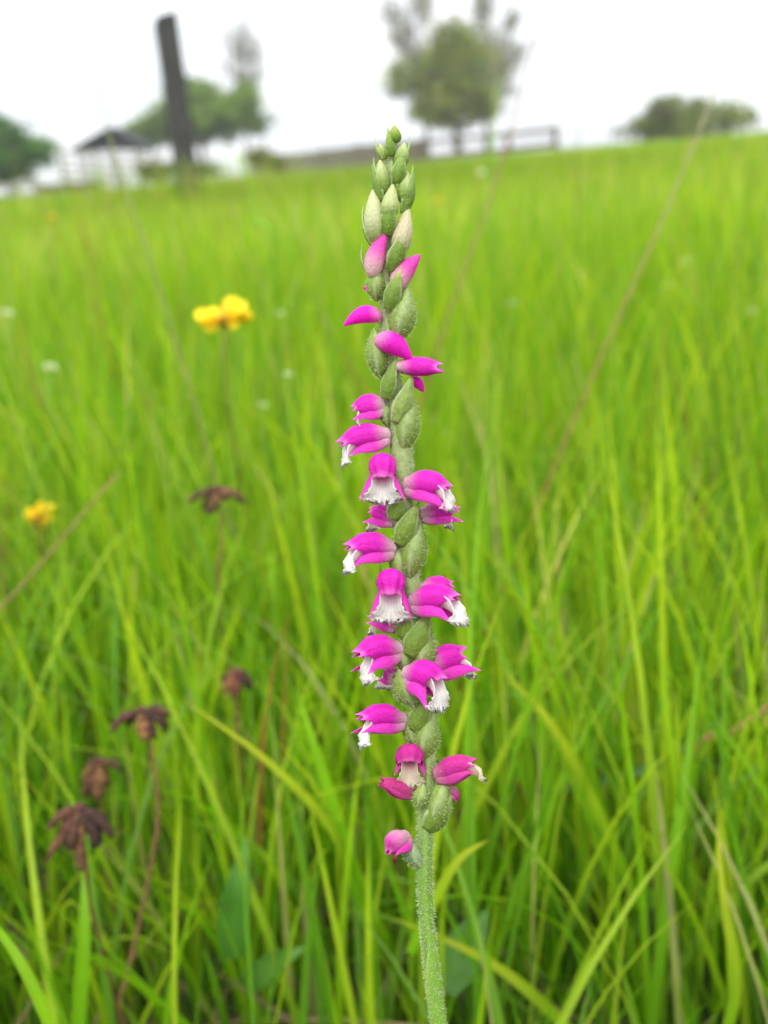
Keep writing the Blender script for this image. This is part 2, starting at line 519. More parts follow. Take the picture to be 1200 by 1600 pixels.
def far_grass():
    parts = []
    for (n, r0, r1, h0_, h1_, w0, w1, seg) in ((36000, 1.6, 5.0, 0.11, 0.23, 0.003, 0.006, 4),
                                               (42000, 5.0, 18.0, 0.12, 0.25, 0.006, 0.014, 3),
                                               (42000, 18.0, 58.0, 0.14, 0.30, 0.015, 0.04, 2)):
        rt = scatter_sector(n, r0, r1, -0.72, 0.72)
        h = RNG.uniform(h0_, h1_, n); w = RNG.uniform(w0, w1, n)
        az = RNG.uniform(0, 2 * math.pi, n)
        lean = np.abs(RNG.normal(0.1, 0.15, n)); curl = np.abs(RNG.normal(0.25, 0.3, n))
        c0, c1 = grass_colours(n, 0.13, 0.03)  # more pale blades far off: the paleness of glare put into the colour
        # broad drifts of slightly different growth
        dr = 1 + 0.24 * np.sin(rt[:, 0] * 0.9 + 2 * np.sin(rt[:, 1] * 0.4)) * np.sin(rt[:, 1] * 0.55 + 1)
        c0 *= dr[:, None]; c1 *= dr[:, None]
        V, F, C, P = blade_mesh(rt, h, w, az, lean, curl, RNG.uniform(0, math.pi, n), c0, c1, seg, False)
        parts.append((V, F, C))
    # ranker tufts the mower missed round the foot of the timber post and along the fences
    pf = pix(290, 262, 6.3)
    for (cx, cy, n, rad) in ((pf[0], pf[1] - 0.25, 520, 0.35), (pf[0] + 0.45, pf[1] + 0.2, 200, 0.3), (pf[0] - 0.6, pf[1] - 0.4, 160, 0.3)):
        q = RNG.normal(0, rad, (n, 2))
        rt = np.stack([cx + q[:, 0], cy + 0.5 * q[:, 1], ground_z(cx + q[:, 0], cy + 0.5 * q[:, 1])], 1)
        c0, c1 = grass_colours(n, 0.2, 0.08)
        V, F, C, P = blade_mesh(rt, RNG.uniform(0.2, 0.46, n), RNG.uniform(0.004, 0.009, n), RNG.uniform(0, 6.28, n), np.abs(RNG.normal(0.1, 0.15, n)),
                                np.abs(RNG.normal(0.2, 0.3, n)), RNG.uniform(0, 3.14, n), c0, c1, 4, False)
        parts.append((V, F, C))
    V, F, C = join(parts)
    o = obj('meadow_grass', V, F, MT['grass'], C, origin=(0, 10, 0))
    tag(o, 'soft green meadow grass stretching back to the timber fence', 'grass', kind='stuff')

near_grass(); thatch(); far_grass()

# ------------------------------------------------------------------ single blades, stalks and leaves that stand out
def ribbon(name, pts, w0, wmax, col0, col1, label, cat, mat='grass', n=16, fold=0.35, group=None, power=2.4, facing=None):
    """A broad blade or leaf through pixel/depth control points [(px,py,depth)]."""
    P = spline([pix(*p) for p in pts], n)
    T = np.gradient(P, axis=0); T /= np.linalg.norm(T, axis=1, keepdims=True)
    V, C = [], []
    for i in range(n):
        s = i / (n - 1)
        view = nrm(CPOS - P[i]) if facing is None else np.asarray(facing, float)
        side = nrm(np.cross(T[i], view)); nor = np.cross(side, T[i])
        hw = 0.5 * (w0 + (wmax - w0) * min(1, s * 3)) * max(0.02, 1 - s ** power)
        c = lerp(col0, col1, s)
        for k, f in ((-1, 0), (-0.5, 0.55), (0, 1), (0.5, 0.55), (1, 0)):
            V.append(P[i] + side * hw * k - nor * hw * fold * f)
            C.append(c * (1.12 if k == 0 else 1))
    o = obj(name, V, grid_faces(n, 5), MT[mat], np.array(C), origin=P[0])
    return tag(o, label, cat, group)

def stalk(name, pts, r0, r1, col0, col1, label, cat, group=None, n=18, parent=None):
    P = spline([pix(*p) if len(p) == 3 else np.asarray(p[0]) for p in pts], n)
    V, F = tube(P, np.linspace(r0, r1, n), 6)
    t = np.concatenate([np.repeat(np.linspace(0, 1, n), 6), [0, 1]])[:, None] ** 2.6
    C = np.asarray(col0) * (1 - t) + np.asarray(col1) * t
    o = obj(name, V, F, MT['stalk'], C, parent=parent, origin=P[0])
    if parent is None:
        tag(o, label, cat, group)
    return o

def straight(px0, py0, d0, px1, py1, d1, bow=0.0):
    """Control points of a straight stalk: the line through two points, carried on down to the ground."""
    a, b = pix(px0, py0, d0), pix(px1, py1, d1)
    u = (a - b) / max(1e-6, (b[2] - a[2]))
    g = a + u * max(0.0, a[2] - float(ground_z(a[0], a[1])))
    m = (a + b) / 2 + RGT * bow
    return [(g,), (a * 0.5 + g * 0.5 + RGT * bow * 0.6,), (a + RGT * bow * 0.5,), (m,), (b,)]

def drop(px, py, depth, back=0.01):
    """Ground point under a pixel/depth point."""
    p = pix(px, py, depth)
    return (np.array([p[0], p[1] + back, float(ground_z(p[0], p[1])) - 0.003]),)

G1, G2, GY, GB = srgb(108, 160, 24), srgb(130, 176, 30), srgb(176, 178, 44), srgb(84, 132, 92)
ribbon('long_grass', [(640, 1560, 0.31), (540, 1330, 0.275), (430, 1200, 0.262), (285, 1092, 0.26)], 0.0022, 0.0030, G1, GY,
       'long arching yellow-tipped grass blade leaning left behind the orchid stem', 'grass')
ribbon('long_grass', [(590, 1500, 0.29), (530, 1290, 0.272), (492, 1170, 0.266), (462, 1070, 0.266)], 0.003, 0.004, G1, G2,
       'broad upright light green blade just left of the lowest orchid flowers', 'grass')
ribbon('long_grass', [(1010, 1680, 0.28), (1040, 1420, 0.27), (1070, 1220, 0.27), (1095, 1010, 0.28)], 0.003, 0.0036, G1, G2,
       'wide bright green blade standing at the lower right', 'grass')
ribbon('long_grass', [(1120, 1660, 0.25), (1150, 1540, 0.24), (1130, 1400, 0.238), (1120, 1270, 0.24)], 0.0022, 0.0030, G1, GY,
       'short stiff blade at the right edge next to the wide bright blade', 'grass')
ribbon('long_grass', [(1000, 1420, 0.29), (930, 1260, 0.28), (860, 1130, 0.275), (780, 1042, 0.275)], 0.0028, 0.0036, G1, GY,
       'yellow-tipped blade bending up left towards the orchid from the right', 'grass')
ribbon('long_grass', [(110, 1690, 0.205), (60, 1560, 0.2), (10, 1470, 0.2), (-60, 1400, 0.2)], 0.0018, 0.0026, G2, G2,
       'blade crossing the lower left corner', 'grass')
ribbon('long_grass', [(120, 1640, 0.25), (128, 1520, 0.245), (132, 1430, 0.245), (128, 1345, 0.25)], 0.0032, 0.0040, G1, G2,
       'pale broad blade straight below the drooping brown seed head', 'grass')
ribbon('long_grass', [(960, 1690, 0.27), (860, 1580, 0.255), (760, 1500, 0.25), (610, 1432, 0.25)], 0.0026, 0.0034, G1, GY,
       'low blade passing behind the foot of the orchid stem', 'grass')
ribbon('long_grass', [(640, 1490, 0.235), (682, 1400, 0.225), (720, 1340, 0.222), (764, 1312, 0.222)], 0.0022, 0.0026, G1, GY,
       'short curved blade tip just right of the bare orchid stem', 'grass')
ribbon('long_grass', [(790, 1260, 0.36), (880, 1230, 0.35), (1010, 1200, 0.35), (1160, 1105, 0.36)], 0.003, 0.004, GB, srgb(120, 160, 110),
       'bluish green blade lying nearly level at the right', 'grass')
ribbon('meadow_weed', [(366, 1500, 0.285), (364, 1440, 0.282), (372, 1380, 0.28), (384, 1308, 0.285)], 0.006, 0.0102, srgb(70, 116, 34), srgb(84, 132, 48),
       'dark green lance-shaped leaf standing among blades at the lower left', 'weed', mat='leaf')
ribbon('meadow_weed', [(380, 1545, 0.29), (400, 1525, 0.285), (440, 1498, 0.28), (480, 1478, 0.28)], 0.005, 0.008, srgb(70, 110, 40), srgb(92, 138, 50),
       'small dark leaf spreading low beside the lance-shaped leaf', 'weed', mat='leaf')
ribbon('meadow_weed', [(690, 1545, 0.27), (715, 1500, 0.27), (738, 1460, 0.272), (762, 1420, 0.28)], 0.008, 0.0135, srgb(70, 110, 40), srgb(92, 134, 56),
       'oval dull green leaf low to the right of the orchid foot', 'weed', mat='leaf')

stalk('grass_stalk', straight(930, 566, 0.42, 1182, -30, 0.40, 0.003), 0.0005, 0.0004,
      srgb(158, 90, 58), srgb(160, 178, 140), 'tall slanting reddish grass stalk rising above the skyline at right', 'grass stalk', n=24)
stalk('grass_stalk', straight(686, 520, 0.5, 858, -20, 0.47, 0.004), 0.0007, 0.0004,
      srgb(146, 92, 64), srgb(160, 136, 116), 'thin brownish stalk leaning right between the orchid and the right hand stalk', 'grass stalk', n=24)
stalk('grass_stalk', straight(262, 470, 0.46, 122, 10, 0.45, -0.004), 0.0009, 0.0003,
      srgb(120, 112, 60), srgb(150, 176, 120), 'fine stalk leaning left between the dark post and the left tree', 'grass stalk', n=24)
stalk('grass_stalk', [(-40, 985, 0.30), (20, 930, 0.31), (90, 850, 0.32), (185, 738, 0.335)], 0.0005, 0.0003,
      srgb(130, 106, 60), srgb(150, 112, 76), 'dry brown stalk slanting up at the left edge below the small yellow flower', 'grass stalk')
stalk('grass_stalk', [drop(905, 420, 0.9), (903, 300, 0.85), (903, 230, 0.84), (902, 165, 0.83)], 0.0008, 0.0005,
      srgb(110, 140, 50), srgb(130, 130, 80), 'thin upright stalk against the sky between the open fence and the right bush', 'grass stalk')
stalk('grass_stalk', [drop(400, 520, 0.7), (430, 420, 0.62), (400, 340, 0.61), (372, 240, 0.6)], 0.0016, 0.0008,
      srgb(120, 168, 40), srgb(140, 180, 60), 'upright green stalk in front of the rounded tree by the dark post', 'grass stalk')
stalk('grass_stalk', [drop(770, 420, 0.8), (768, 290, 0.75), (772, 200, 0.74), (776, 130, 0.73)], 0.0014, 0.0006,
      srgb(120, 168, 40), srgb(150, 186, 80), 'green stalk standing in front of the two open fence rails', 'grass stalk')
stalk('grass_stalk', [drop(1200, 1180, 0.33), (1090, 1190, 0.32), (1150, 1140, 0.325), (1215, 1095, 0.33)], 0.0008, 0.0007,
      srgb(150, 100, 70), srgb(150, 110, 80), 'reddish stalk at the right edge above the wide bright blade', 'grass stalk')

# ------------------------------------------------------------------ small meadow flowers
def blob(c, r, nu=7, nv=10, jit=0.0, squash=(1, 1, 1)):
    V = []
    for i in range(nu):
        th = math.pi * i / (nu - 1)
        for j in range(nv):
            ph = 2 * math.pi * j / nv
            k = 1 + jit * RNG.normal()
            V.append(np.asarray(c) + r * k * np.array([math.sin(th) * math.cos(ph) * squash[0], math.sin(th) * math.sin(ph) * squash[1], math.cos(th) * squash[2]]))
    return np.array(V), grid_faces(nu, nv, True)

def petal_shape(base, direc, up, length, width, cup=0.3, n=8, col0=(1, 1, 1), col1=(1, 1, 1), blunt=2.5):
    d = nrm(direc); side = nrm(np.cross(d, up)); nor = np.cross(side, d)
    V, C = [], []
    for i in range(n):
        s = i / (n - 1)
        hw = 0.5 * width * (0.25 + 0.75 * math.sin(min(1, s * 1.5) * math.pi / 2)) * math.sqrt(max(0.0004, 1 - s ** blunt))
        c = np.asarray(base) + d * length * s + nor * cup * length * (s ** 2 - s * 0.2)
        for k in (-1, -0.5, 0, 0.5, 1):
            V.append(c + side * hw * k + nor * hw * 0.6 * k * k)
            C.append(lerp(col0, col1, s))
    return np.array(V), grid_faces(n, 5), np.array(C)

def yellow_flower(px, py, depth, spans, label, calyx=9):
    """Bird's-foot type flower head: keeled pea blossoms round a reddish calyx, on a thin stem."""
    c = pix(px, py, depth)
    k = depth / FPX
    root = empty('yellow_flower', drop(px, py, depth)[0])
    tag(root, label, 'flower', 'yellow pea flowers in the grass')
    stalk('stem', [drop(px, py, depth), (px + 8, py + 150, depth + 0.002), (px + 2, py + 14, depth)], 0.0009, 0.0007, srgb(110, 120, 40), srgb(104, 92, 40), '', '', parent=root)
    V, F = blob(c + UPV * -6 * k * calyx / 9, calyx * k, 7, 10, 0.08)
    obj('calyx', V, F, MT['wither'], np.broadcast_to(srgb(120, 96, 40), (len(V), 3)), parent=root)
    Y0, Y1 = np.array(srgb(246, 200, 10)), np.array(srgb(255, 236, 40))
    for (dx, dy, dz, size) in spans:
        d = nrm(RGT * dx + UPV * dy - FWD * dz)
        tipc = c + k * (RGT * dx + UPV * dy - FWD * dz)
        st = c + (tipc - c) * 0.25
        ps = []
        ps.append(petal_shape(st, d, -FWD * 0.8 + UPV * 0.6, size * k * 1.25, size * k * 1.3, 0.45, 9, Y0, Y1))           # standard
        for sgn in (-1, 1):                                                                                              # wings
            sd_ = nrm(np.cross(d, UPV - FWD * 0.5))
            ps.append(petal_shape(st + sd_ * sgn * size * k * 0.12, d + sd_ * sgn * 0.25 - UPV * 0.2, sd_ * sgn, size * k * 1.1, size * k * 0.8, 0.25, 8, Y0, Y1))
        ps.append(petal_shape(st, d - UPV * 0.35 - FWD * 0.3, UPV, size * k, size * k * 0.6, 0.5, 8, Y0, Y0))
        V, F, C = join(ps)
        obj('blossom', V, F, MT['yellow'], C, parent=root, solid=0.0002)

yellow_flower(350, 497, 0.43, [(26, 0, 12, 34), (10, 14, -8, 26), (-30, -8, 8, 30), (-14, 4, -6, 20)],
              'bright yellow pea flower head to the left of the orchid')
yellow_flower(63, 808, 0.50, [(12, 10, 8, 22), (-18, 2, 6, 18), (16, -6, 8, 18), (2, 14, -6, 16)],
              'smaller yellow pea flower low at the left edge')
yellow_flower(684, 314, 1.3, [(3, 1, 2, 5), (-3, 0, 2, 5), (0, 3, 1, 4)], 'tiny blurred yellow flower right of the orchid tip', 2.5)
yellow_flower(82, 340, 1.2, [(3, 1, 2, 5), (-3, 0, 2, 5), (0, 3, 1, 4)], 'tiny blurred yellow flower at the far left below the fence', 2.5)

def white_head(px, py, depth, size, label):
    c = pix(px, py, depth); k = depth / FPX
    root = empty('white_flower', drop(px, py, depth)[0])
    tag(root, label, 'flower', 'small white flower heads in the grass')
    stalk('stem', [drop(px, py, depth), (px + 6, py + 90, depth), (px, py + 4, depth)], 0.0007, 0.0005, srgb(110, 150, 50), srgb(130, 160, 70), '', '', parent=root)
    ps = []
    for q in range(11):
        a = q * 2.4
        d = nrm(RGT * math.cos(a) + (UPV * 0.6 - FWD * 0.8) * math.sin(a) * 0.9 + UPV * 0.6 - FWD * 0.3)
        ps.append(petal_shape(c, d, -FWD + UPV, size * k, size * k * 0.55, 0.3, 6, srgb(210, 222, 150), srgb(236, 240, 214)))
    V, F, C = join(ps)
    obj('flower_head', V, F, MT['lip'], C, parent=root)

for (px, py, dp, sz, lb) in (
        (78, 578, 0.60, 13, 'small white flower head among blades at left, level with the orchid middle'),
        (12, 492, 0.75, 10, 'small pale flower head at the very left edge'),
        (436, 493, 0.70, 9, 'pale flower head just right of the yellow pea flower'),
        (450, 588, 0.62, 9, 'pale flower head between the yellow flower and the orchid, upper of two'),
        (410, 636, 0.60, 9, 'pale flower head left of the orchid, lower of two'),
        (800, 476, 0.95, 8, 'pale flower head in the meadow nearest the orchid on its right'),
        (1070, 411, 1.1, 9, 'pale flower head beside the slanting reddish stalk, upper of two'),
        (1043, 448, 1.0, 9, 'pale flower head beside the slanting reddish stalk, lower of two'),
        (906, 428, 1.1, 9, 'pale flower head left of the slanting reddish stalk'),
        (1175, 489, 0.9, 9, 'pale flower head at the right edge of the meadow'),
        (752, 272, 2.0, 8, 'pale flower head far off below the open fence rails')):
    white_head(px, py, dp, sz, lb)

def brown_head(px, py, depth, pods, label, stem_pts, knob=True, rosy=0.2):
    """Withered flower umbel: drooping, shrivelled brown pods round a reddish knob."""
    k = depth / FPX
    top = pix(px, py, depth)
    root = empty('withered_flower', drop(*stem_pts[-1])[0])
    tag(root, label, 'withered flower', 'withered brown flower heads in the grass')
    stalk('stem', [(px, py, depth)] + list(stem_pts) + [drop(*stem_pts[-1])], 0.0004, 0.0007, srgb(120, 86, 54), srgb(116, 98, 52), '', '', parent=root)
    V, F = blob(top + UPV * 1 * k, 8 * k, 7, 9, 0.15)
    obj('knob', V, F, MT['wither'], np.broadcast_to(lerp(srgb(84, 58, 50), srgb(120, 58, 66), rosy), (len(V), 3)), parent=root)
    for (dx, dy, dz, w) in pods:
        tip = top + 1.12 * k * (RGT * dx - UPV * dy - FWD * dz)
        mid = top + 0.5 * (tip - top) + UPV * k * 0.16 * (abs(dx) + 6) + RGT * k * RNG.normal(0, 2)
        P = spline([top, mid, tip], 12)
        s = np.linspace(0, 1, 12)
        r = w * k * 0.56 * (0.45 + 0.75 * np.sin(np.pi * np.clip(s * 0.92 + 0.05, 0, 1))) * (1 + RNG.normal(0, 0.10, 12))
        r[-1] *= 0.35
        V, F = tube(P, r, 8, 0.6)
        V = V + RNG.normal(0, 1.0 * k, V.shape)
        pal = [srgb(66, 48, 40), srgb(96, 66, 50), srgb(132, 98, 60), lerp(srgb(88, 60, 50), srgb(136, 66, 62), rosy), srgb(58, 44, 38)]
        cA = np.array(pal[RNG.integers(0, 5)]); cB = np.array(pal[RNG.integers(0, 5)])
        t = np.concatenate([np.repeat(s, 8), [0, 1]])[:, None]
        C = (cA * (1 - t) + cB * t) * RNG.uniform(0.75, 1.15, (len(V), 1))
        obj('pod', V, F, MT['wither'], C, parent=root)

brown_head(340, 766, 0.36, [(40, 18, 2, 14), (-42, 18, 0, 13), (-12, 34, 10, 16), (-22, 26, -6, 12), (14, 14, 10, 14)],
           'brown withered flower head with spread arms, upper left of the orchid middle', [(346, 850, 0.36), (344, 960, 0.365)])
brown_head(370, 1052, 0.32, [(20, 22, 6, 18), (-18, 26, 8, 17), (-4, 34, 12, 16), (10, 12, -6, 16), (-22, 10, 0, 13)],
           'compact reddish brown withered head nearest the orchid on its left', [(372, 1120, 0.32), (376, 1200, 0.325)], rosy=0.6)
brown_head(222, 1112, 0.275, [(36, 24, 4, 17), (-44, 28, 4, 16), (8, 38, 12, 18), (20, 36, 8, 15), (-22, 22, -6, 15), (40, 6, -4, 12)],
           'grey-brown withered head on a tall reddish curved stem', [(236, 1170, 0.275), (246, 1290, 0.275), (205, 1500, 0.27), (190, 1600, 0.27)])
brown_head(152, 1190, 0.31, [(34, 14, 0, 14), (-16, 48, 6, 19), (4, 52, 10, 20), (-20, 22, 4, 16), (16, 34, 0, 14)],
           'dark brown withered head half hidden behind the lowest one', [(160, 1280, 0.315), (165, 1360, 0.32)], rosy=0.1)
brown_head(124, 1262, 0.245, [(50, 40, 4, 17), (30, 52, 12, 18), (6, 86, 10, 18), (-8, 54, 16, 19), (-46, 76, 2, 14), (-44, 30, 4, 16), (-28, 52, 8, 15)],
           'lowest brown withered head with drooping pods like a claw', [(136, 1360, 0.25), (150, 1450, 0.26)])

# ------------------------------------------------------------------ the orchid
def D_at(py):
    return 0.128 + 0.011 * (py - 200) / 1400.0

def Q(p):
    """(x, y, z) measured in photograph pixels on the plane of the stalk, z towards the camera -> world."""
    x, y, z = p
    d = D_at(y)
    return pix(x, y, d - z * 0.131 / FPX)

def QV(V):
    """Arrays in (x, -y, z)."""
    return np.array([Q((v[0], -v[1], v[2])) for v in V])

UNIT = 0.131 / FPX
HAIR_SRC = []           # (V world, F quads, density, length)

STEM_PX = [(617, 200, 0, 3), (613, 240, -2, 5), (610, 300, -3, 8), (604, 360, -4, 10), (600, 420, -5, 12), (608, 480, -6, 13), (604, 540, -6, 13),
           (612, 590, -5, 13), (624, 650, -4, 17), (627, 715, -3, 17), (630, 780, -3, 16), (636, 850, -3, 17), (642, 900, -3, 13.5), (648, 970, -4, 14),
           (652, 1040, -4, 14), (658, 1110, -4, 13), (668, 1185, -3, 12.5), (665, 1260, -2, 12.4), (664, 1320, 0, 12), (664, 1390, 0, 11.8), (668, 1450, 0, 11.5), (676, 1530, 0, 11.5), (686, 1610, 0, 11.5), (697, 1760, 0, 12)]

orchid_base = Q((712, 2000, 0)); orchid_base = np.array([orchid_base[0] + 0.002, orchid_base[1] + 0.012, float(ground_z(orchid_base[0], orchid_base[1]))])
orchid = empty('orchid', orchid_base)
tag(orchid, 'slender orchid spike of pink and white flowers spiralling up a hairy green stem', 'orchid')

def opart(name, V, F, mat, C, parent=None, solid=0.0, origin=None):
    W = QV(V)
    return obj(name, W, F, MT[mat], C, parent=parent or orchid, solid=solid * UNIT, origin=origin), W

def build_stem():
    pts = [Q(p[:3]) for p in STEM_PX] + [orchid_base * 0.4 + Q((697, 1760, 0)) * 0.6, orchid_base]
    rr = [p[3] * UNIT for p in STEM_PX] + [13.5 * UNIT, 15 * UNIT]
    n = 130
    P = spline(pts, n)
    R = np.interp(np.linspace(0, 1, n), np.linspace(0, 1, len(rr)), rr)
    nn = 20
    V, F = tube(P, R, nn)
    # shallow ribs along the stem
    ang = np.tile(np.arange(nn), n)
    c = np.repeat(P, nn, 0)
    rib = 1 + 0.07 * np.cos(ang * 2 * math.pi / nn * 5 + np.repeat(np.linspace(0, 9, n), nn))
    V[:n * nn] = c + (V[:n * nn] - c) * rib[:, None]
    t = np.linspace(0, 1, n)
    y = np.repeat(t, nn)[:, None]
    top, low = np.array(srgb(150, 168, 108)), np.array(srgb(116, 152, 58))
    C = top + (low - top) * sstep(0.60, 0.76, y)
    C = C * (1 + 0.10 * np.cos(ang * 2 * math.pi / nn * 5))[:, None]
    C = np.vstack([C, C[:1], C[-1:]])
    obj('stem', V, F, MT['green'], C, parent=orchid, origin=orchid_base)
    HAIR_SRC.append((V, F[0], 1.7, 5.0))
    # sheath: the edge of a stem leaf that wraps the lower stem
    ps = []
    nU, nW = 22, 15
    Vs, Cs = [], []
    for i in range(nU):
        s = i / (nU - 1)
        yy = 1720 - s * 262
        st = spline([q[:3] for q in STEM_PX[18:]], 60)
        cx = float(np.interp(yy, st[:, 1], st[:, 0]))
        half = math.radians(150) * (1 - s ** 2.2) + 0.05
        rad = 13.0 + 0.8 * s
        for j in range(nW):
            f = -1 + 2 * j / (nW - 1)
            a = f * half + math.radians(25)
            Vs.append((cx + rad * math.sin(a), -yy, rad * math.cos(a)))
            Cs.append(lerp(srgb(116, 154, 54), srgb(156, 182, 100), abs(f) ** 4))
    _, W = opart('sheath', Vs, grid_faces(nU, nW), 'green', np.array(Cs))
    HAIR_SRC.append((W, grid_faces(nU, nW), 0.4, 4.5))
build_stem()

def frame(base, tip, z, up=(0, 1, 0)):
    ex = np.array([tip[0] - base[0], -(tip[1] - base[1]), z], float)
    L = np.linalg.norm(ex); ex = ex / L
    up = np.asarray(up, float)
    eh = up - ex * up.dot(ex)
    if np.linalg.norm(eh) < 0.05:
        eh = np.array([0, 0.3, 1.0]) - ex * np.array([0, 0.3, 1.0]).dot(ex)
    eh = nrm(eh)
    es = np.cross(ex, eh)
    return ex, es, eh, L

MAG = np.array([0.80, 0.016, 0.53]); MAGD = np.array([0.60, 0.008, 0.36]); PALE = np.array([0.74, 0.52, 0.55]); WHT = np.array([0.90, 0.86, 0.82])
GRN = np.array(srgb(140, 160, 80)); GRND = np.array(srgb(114, 140, 50)); PGR = np.array(srgb(196, 206, 150))

def hood_mesh(o, fr, W, camber, open_at, tip_up, col_fn, close=0.18, lobes=0.07, a0=math.pi, a1=1.7):
    ex, es, eh, L = fr
    nt, nphi = 26, 25
    V, C = [], []
    for i in range(nt):
        t = i / (nt - 1)
        R = 0.5 * W * (0.52 + 0.48 * float(sstep(0, 0.38, t))) * (1 - (1 - close) * float(sstep(0.62, 1.02, t)) ** 1.3)
        al = a0 + (a1 - a0) * float(sstep(open_at, open_at + 0.35, t))
        ch = camber * L * math.sin(math.pi * min(1, t * 0.95)) + tip_up * L * max(0, t - 0.78) ** 2 * 9
        for j in range(nphi):
            f = -1 + 2 * j / (nphi - 1)
            ph = f * al
            seam = 1 - 0.085 * t * math.exp(-((abs(ph) - 0.80) / 0.16) ** 2) + 0.015 * math.sin(ph * 9)
            r = R * seam
            a = t * L + lobes * L * float(sstep(0.72, 1, t)) * math.cos(3 * ph * 0.9)
            flare = 0.10 * W * float(sstep(0.7, 1, t)) * abs(f) ** 2
            v = o + ex * a + es * (r * math.sin(ph) * (1 + 0.10 * t) + math.copysign(flare, f)) + eh * (ch + r * math.cos(ph))
            V.append(v)
            C.append(col_fn(t, ph))
    return np.array(V), grid_faces(nt, nphi), np.array(C)

def pink(t, ph, pale_len=0.3, wither=0.0):
    k = float(sstep(0.02, pale_len, t))
    c = lerp(PALE, MAG, k)
    vein = 0.28 * (0.5 + 0.5 * math.cos(ph * 9 + 0.8 * math.sin(t * 7))) * k * (0.4 + 0.6 * t)
    c = lerp(c, (0.92, 0.08, 0.66), 0.15 * k) * (1 - vein)
    c = lerp(c, MAGD, 0.35 * math.exp(-((abs(ph) - 0.80) / 0.2) ** 2) * k)
    c = lerp(c, (0.92, 0.42, 0.76), 0.45 * float(sstep(0.84, 1, t)))
    if wither:
        c = lerp(c, np.array([0.55, 0.05, 0.20]), wither)
    return c

def sepal_mesh(o, fr, W, sgn, spread, dropf, reach, width, wither=0.0, curl=0.0):
    ex, es, eh, L = fr
    P0 = o + ex * 0.03 * L + es * sgn * 0.20 * W - eh * 0.16 * W
    P1 = o + ex * 0.40 * L + es * sgn * (0.44 * W) - eh * 0.16 * W
    P2 = o + ex * 0.74 * L * reach + es * sgn * (0.47 + 0.55 * spread) * W - eh * (0.14 + 0.38 * dropf) * W
    P3 = o + ex * L * reach + es * sgn * (0.48 + spread) * W - eh * (0.16 + 0.92 * dropf) * W + eh * curl * W
    n, k = 22, 9
    P = spline([P0, P1, P2, P3], n)
    T = np.gradient(P, axis=0); T /= np.linalg.norm(T, axis=1, keepdims=True)
    V, C = [], []
    for i in range(n):
        s = i / (n - 1)
        hw = 0.5 * width * W * (0.8 + 0.45 * math.sin(math.pi * min(1, s * 1.35))) * max(0.05, 1 - s ** 2.4)
        out = es * sgn + eh * (0.25 + 0.9 * s); out = nrm(out - T[i] * out.dot(T[i]))
        side = np.cross(T[i], out)
        for j in range(k):
            f = -1 + 2 * j / (k - 1)
            V.append(P[i] + side * hw * f - out * hw * 0.55 * f * f)
            kk = float(sstep(0.0, 0.35, s))
            c = lerp(PALE, MAG, kk) * (1 - 0.16 * math.exp(-(f / 0.18) ** 2) * kk)
            c = lerp(c, (0.92, 0.30, 0.74), 0.12 * kk + 0.45 * max(float(sstep(0.8, 1, s)), float(sstep(0.7, 1, abs(f)))) * kk)
            if wither: c = lerp(c, np.array([0.55, 0.06, 0.22]), wither)
            C.append(c)
    return np.array(V), grid_faces(n, k), np.array(C)

def lip_mesh(o, fr, W, lipw, lipl, out, seed, tint=None, start=0.40):
    """White lip: a trough that lines the lower half of the tube, then spreads and bends down with a crisped, fringed margin."""
    ex, es, eh, L = fr
    rg = np.random.default_rng(seed)
    nt, ns = 30, 33
    ph = rg.uniform(0, 6, 4)
    a0, a1 = start * L, (out * 0.97 - 0.03) * L
    P = spline([o + ex * a0 - eh * 0.20 * W, o + ex * (a0 + (a1 - a0) * 0.6) - eh * 0.27 * W, o + ex * a1 - eh * (0.34 * W + 0.25 * lipl * W),
                o + ex * (a1 + 0.09 * L) - eh * (0.36 * W + lipl * W * 0.48), o + ex * (a1 + 0.15 * L) - eh * (0.36 * W + lipl * W * 0.72)], nt)
    T = np.gradient(P, axis=0); T /= np.linalg.norm(T, axis=1, keepdims=True)
    V, C = [], []
    for i in range(nt):
        t = i / (nt - 1)
        flat = float(sstep(0.42, 0.85, t))
        hw = 0.5 * lipw * W * (0.66 + 0.62 * float(sstep(0.5, 0.82, t))) * math.sqrt(max(0.03, 1 - max(0, (t - 0.74) / 0.275) ** 2.6))
        nor = np.cross(es, T[i])
        if nor.dot(ex) + nor.dot(eh) < 0: nor = -nor
        end = float(sstep(0.80, 1, t))
        for j in range(ns):
            f = -1 + 2 * j / (ns - 1)
            edge = abs(f) ** 4 * float(sstep(0.45, 0.7, t))
            rise = (0.50 * W * (1 - flat) - 0.10 * W * flat) * abs(f) ** 2.2
            ruff = 0.055 * W * (math.sin(t * 30 + ph[0] + 2 * f) * edge + math.sin(f * 13 + ph[1]) * end * 0.9)
            jag = 1 + ((0.19 if i % 2 else -0.04) + rg.normal(0, 0.05)) * edge
            v = P[i] + es * hw * f * jag + (eh * (1 - flat) + nor * flat) * rise + nor * ruff
            if end > 0.3:
                v = v + T[i] * W * ((0.13 if j % 2 else -0.04) + rg.normal(0, 0.035)) * end
            V.append(v)
            c = lerp((0.86, 0.52, 0.68), WHT, float(sstep(0.15, 0.5, t)))
            c = c * (1 - 0.06 * math.cos(f * 22) * (1 - end))
            if tint is not None: c = c * np.asarray(tint)
            C.append(c)
    return np.array(V), grid_faces(nt, ns), np.array(C)

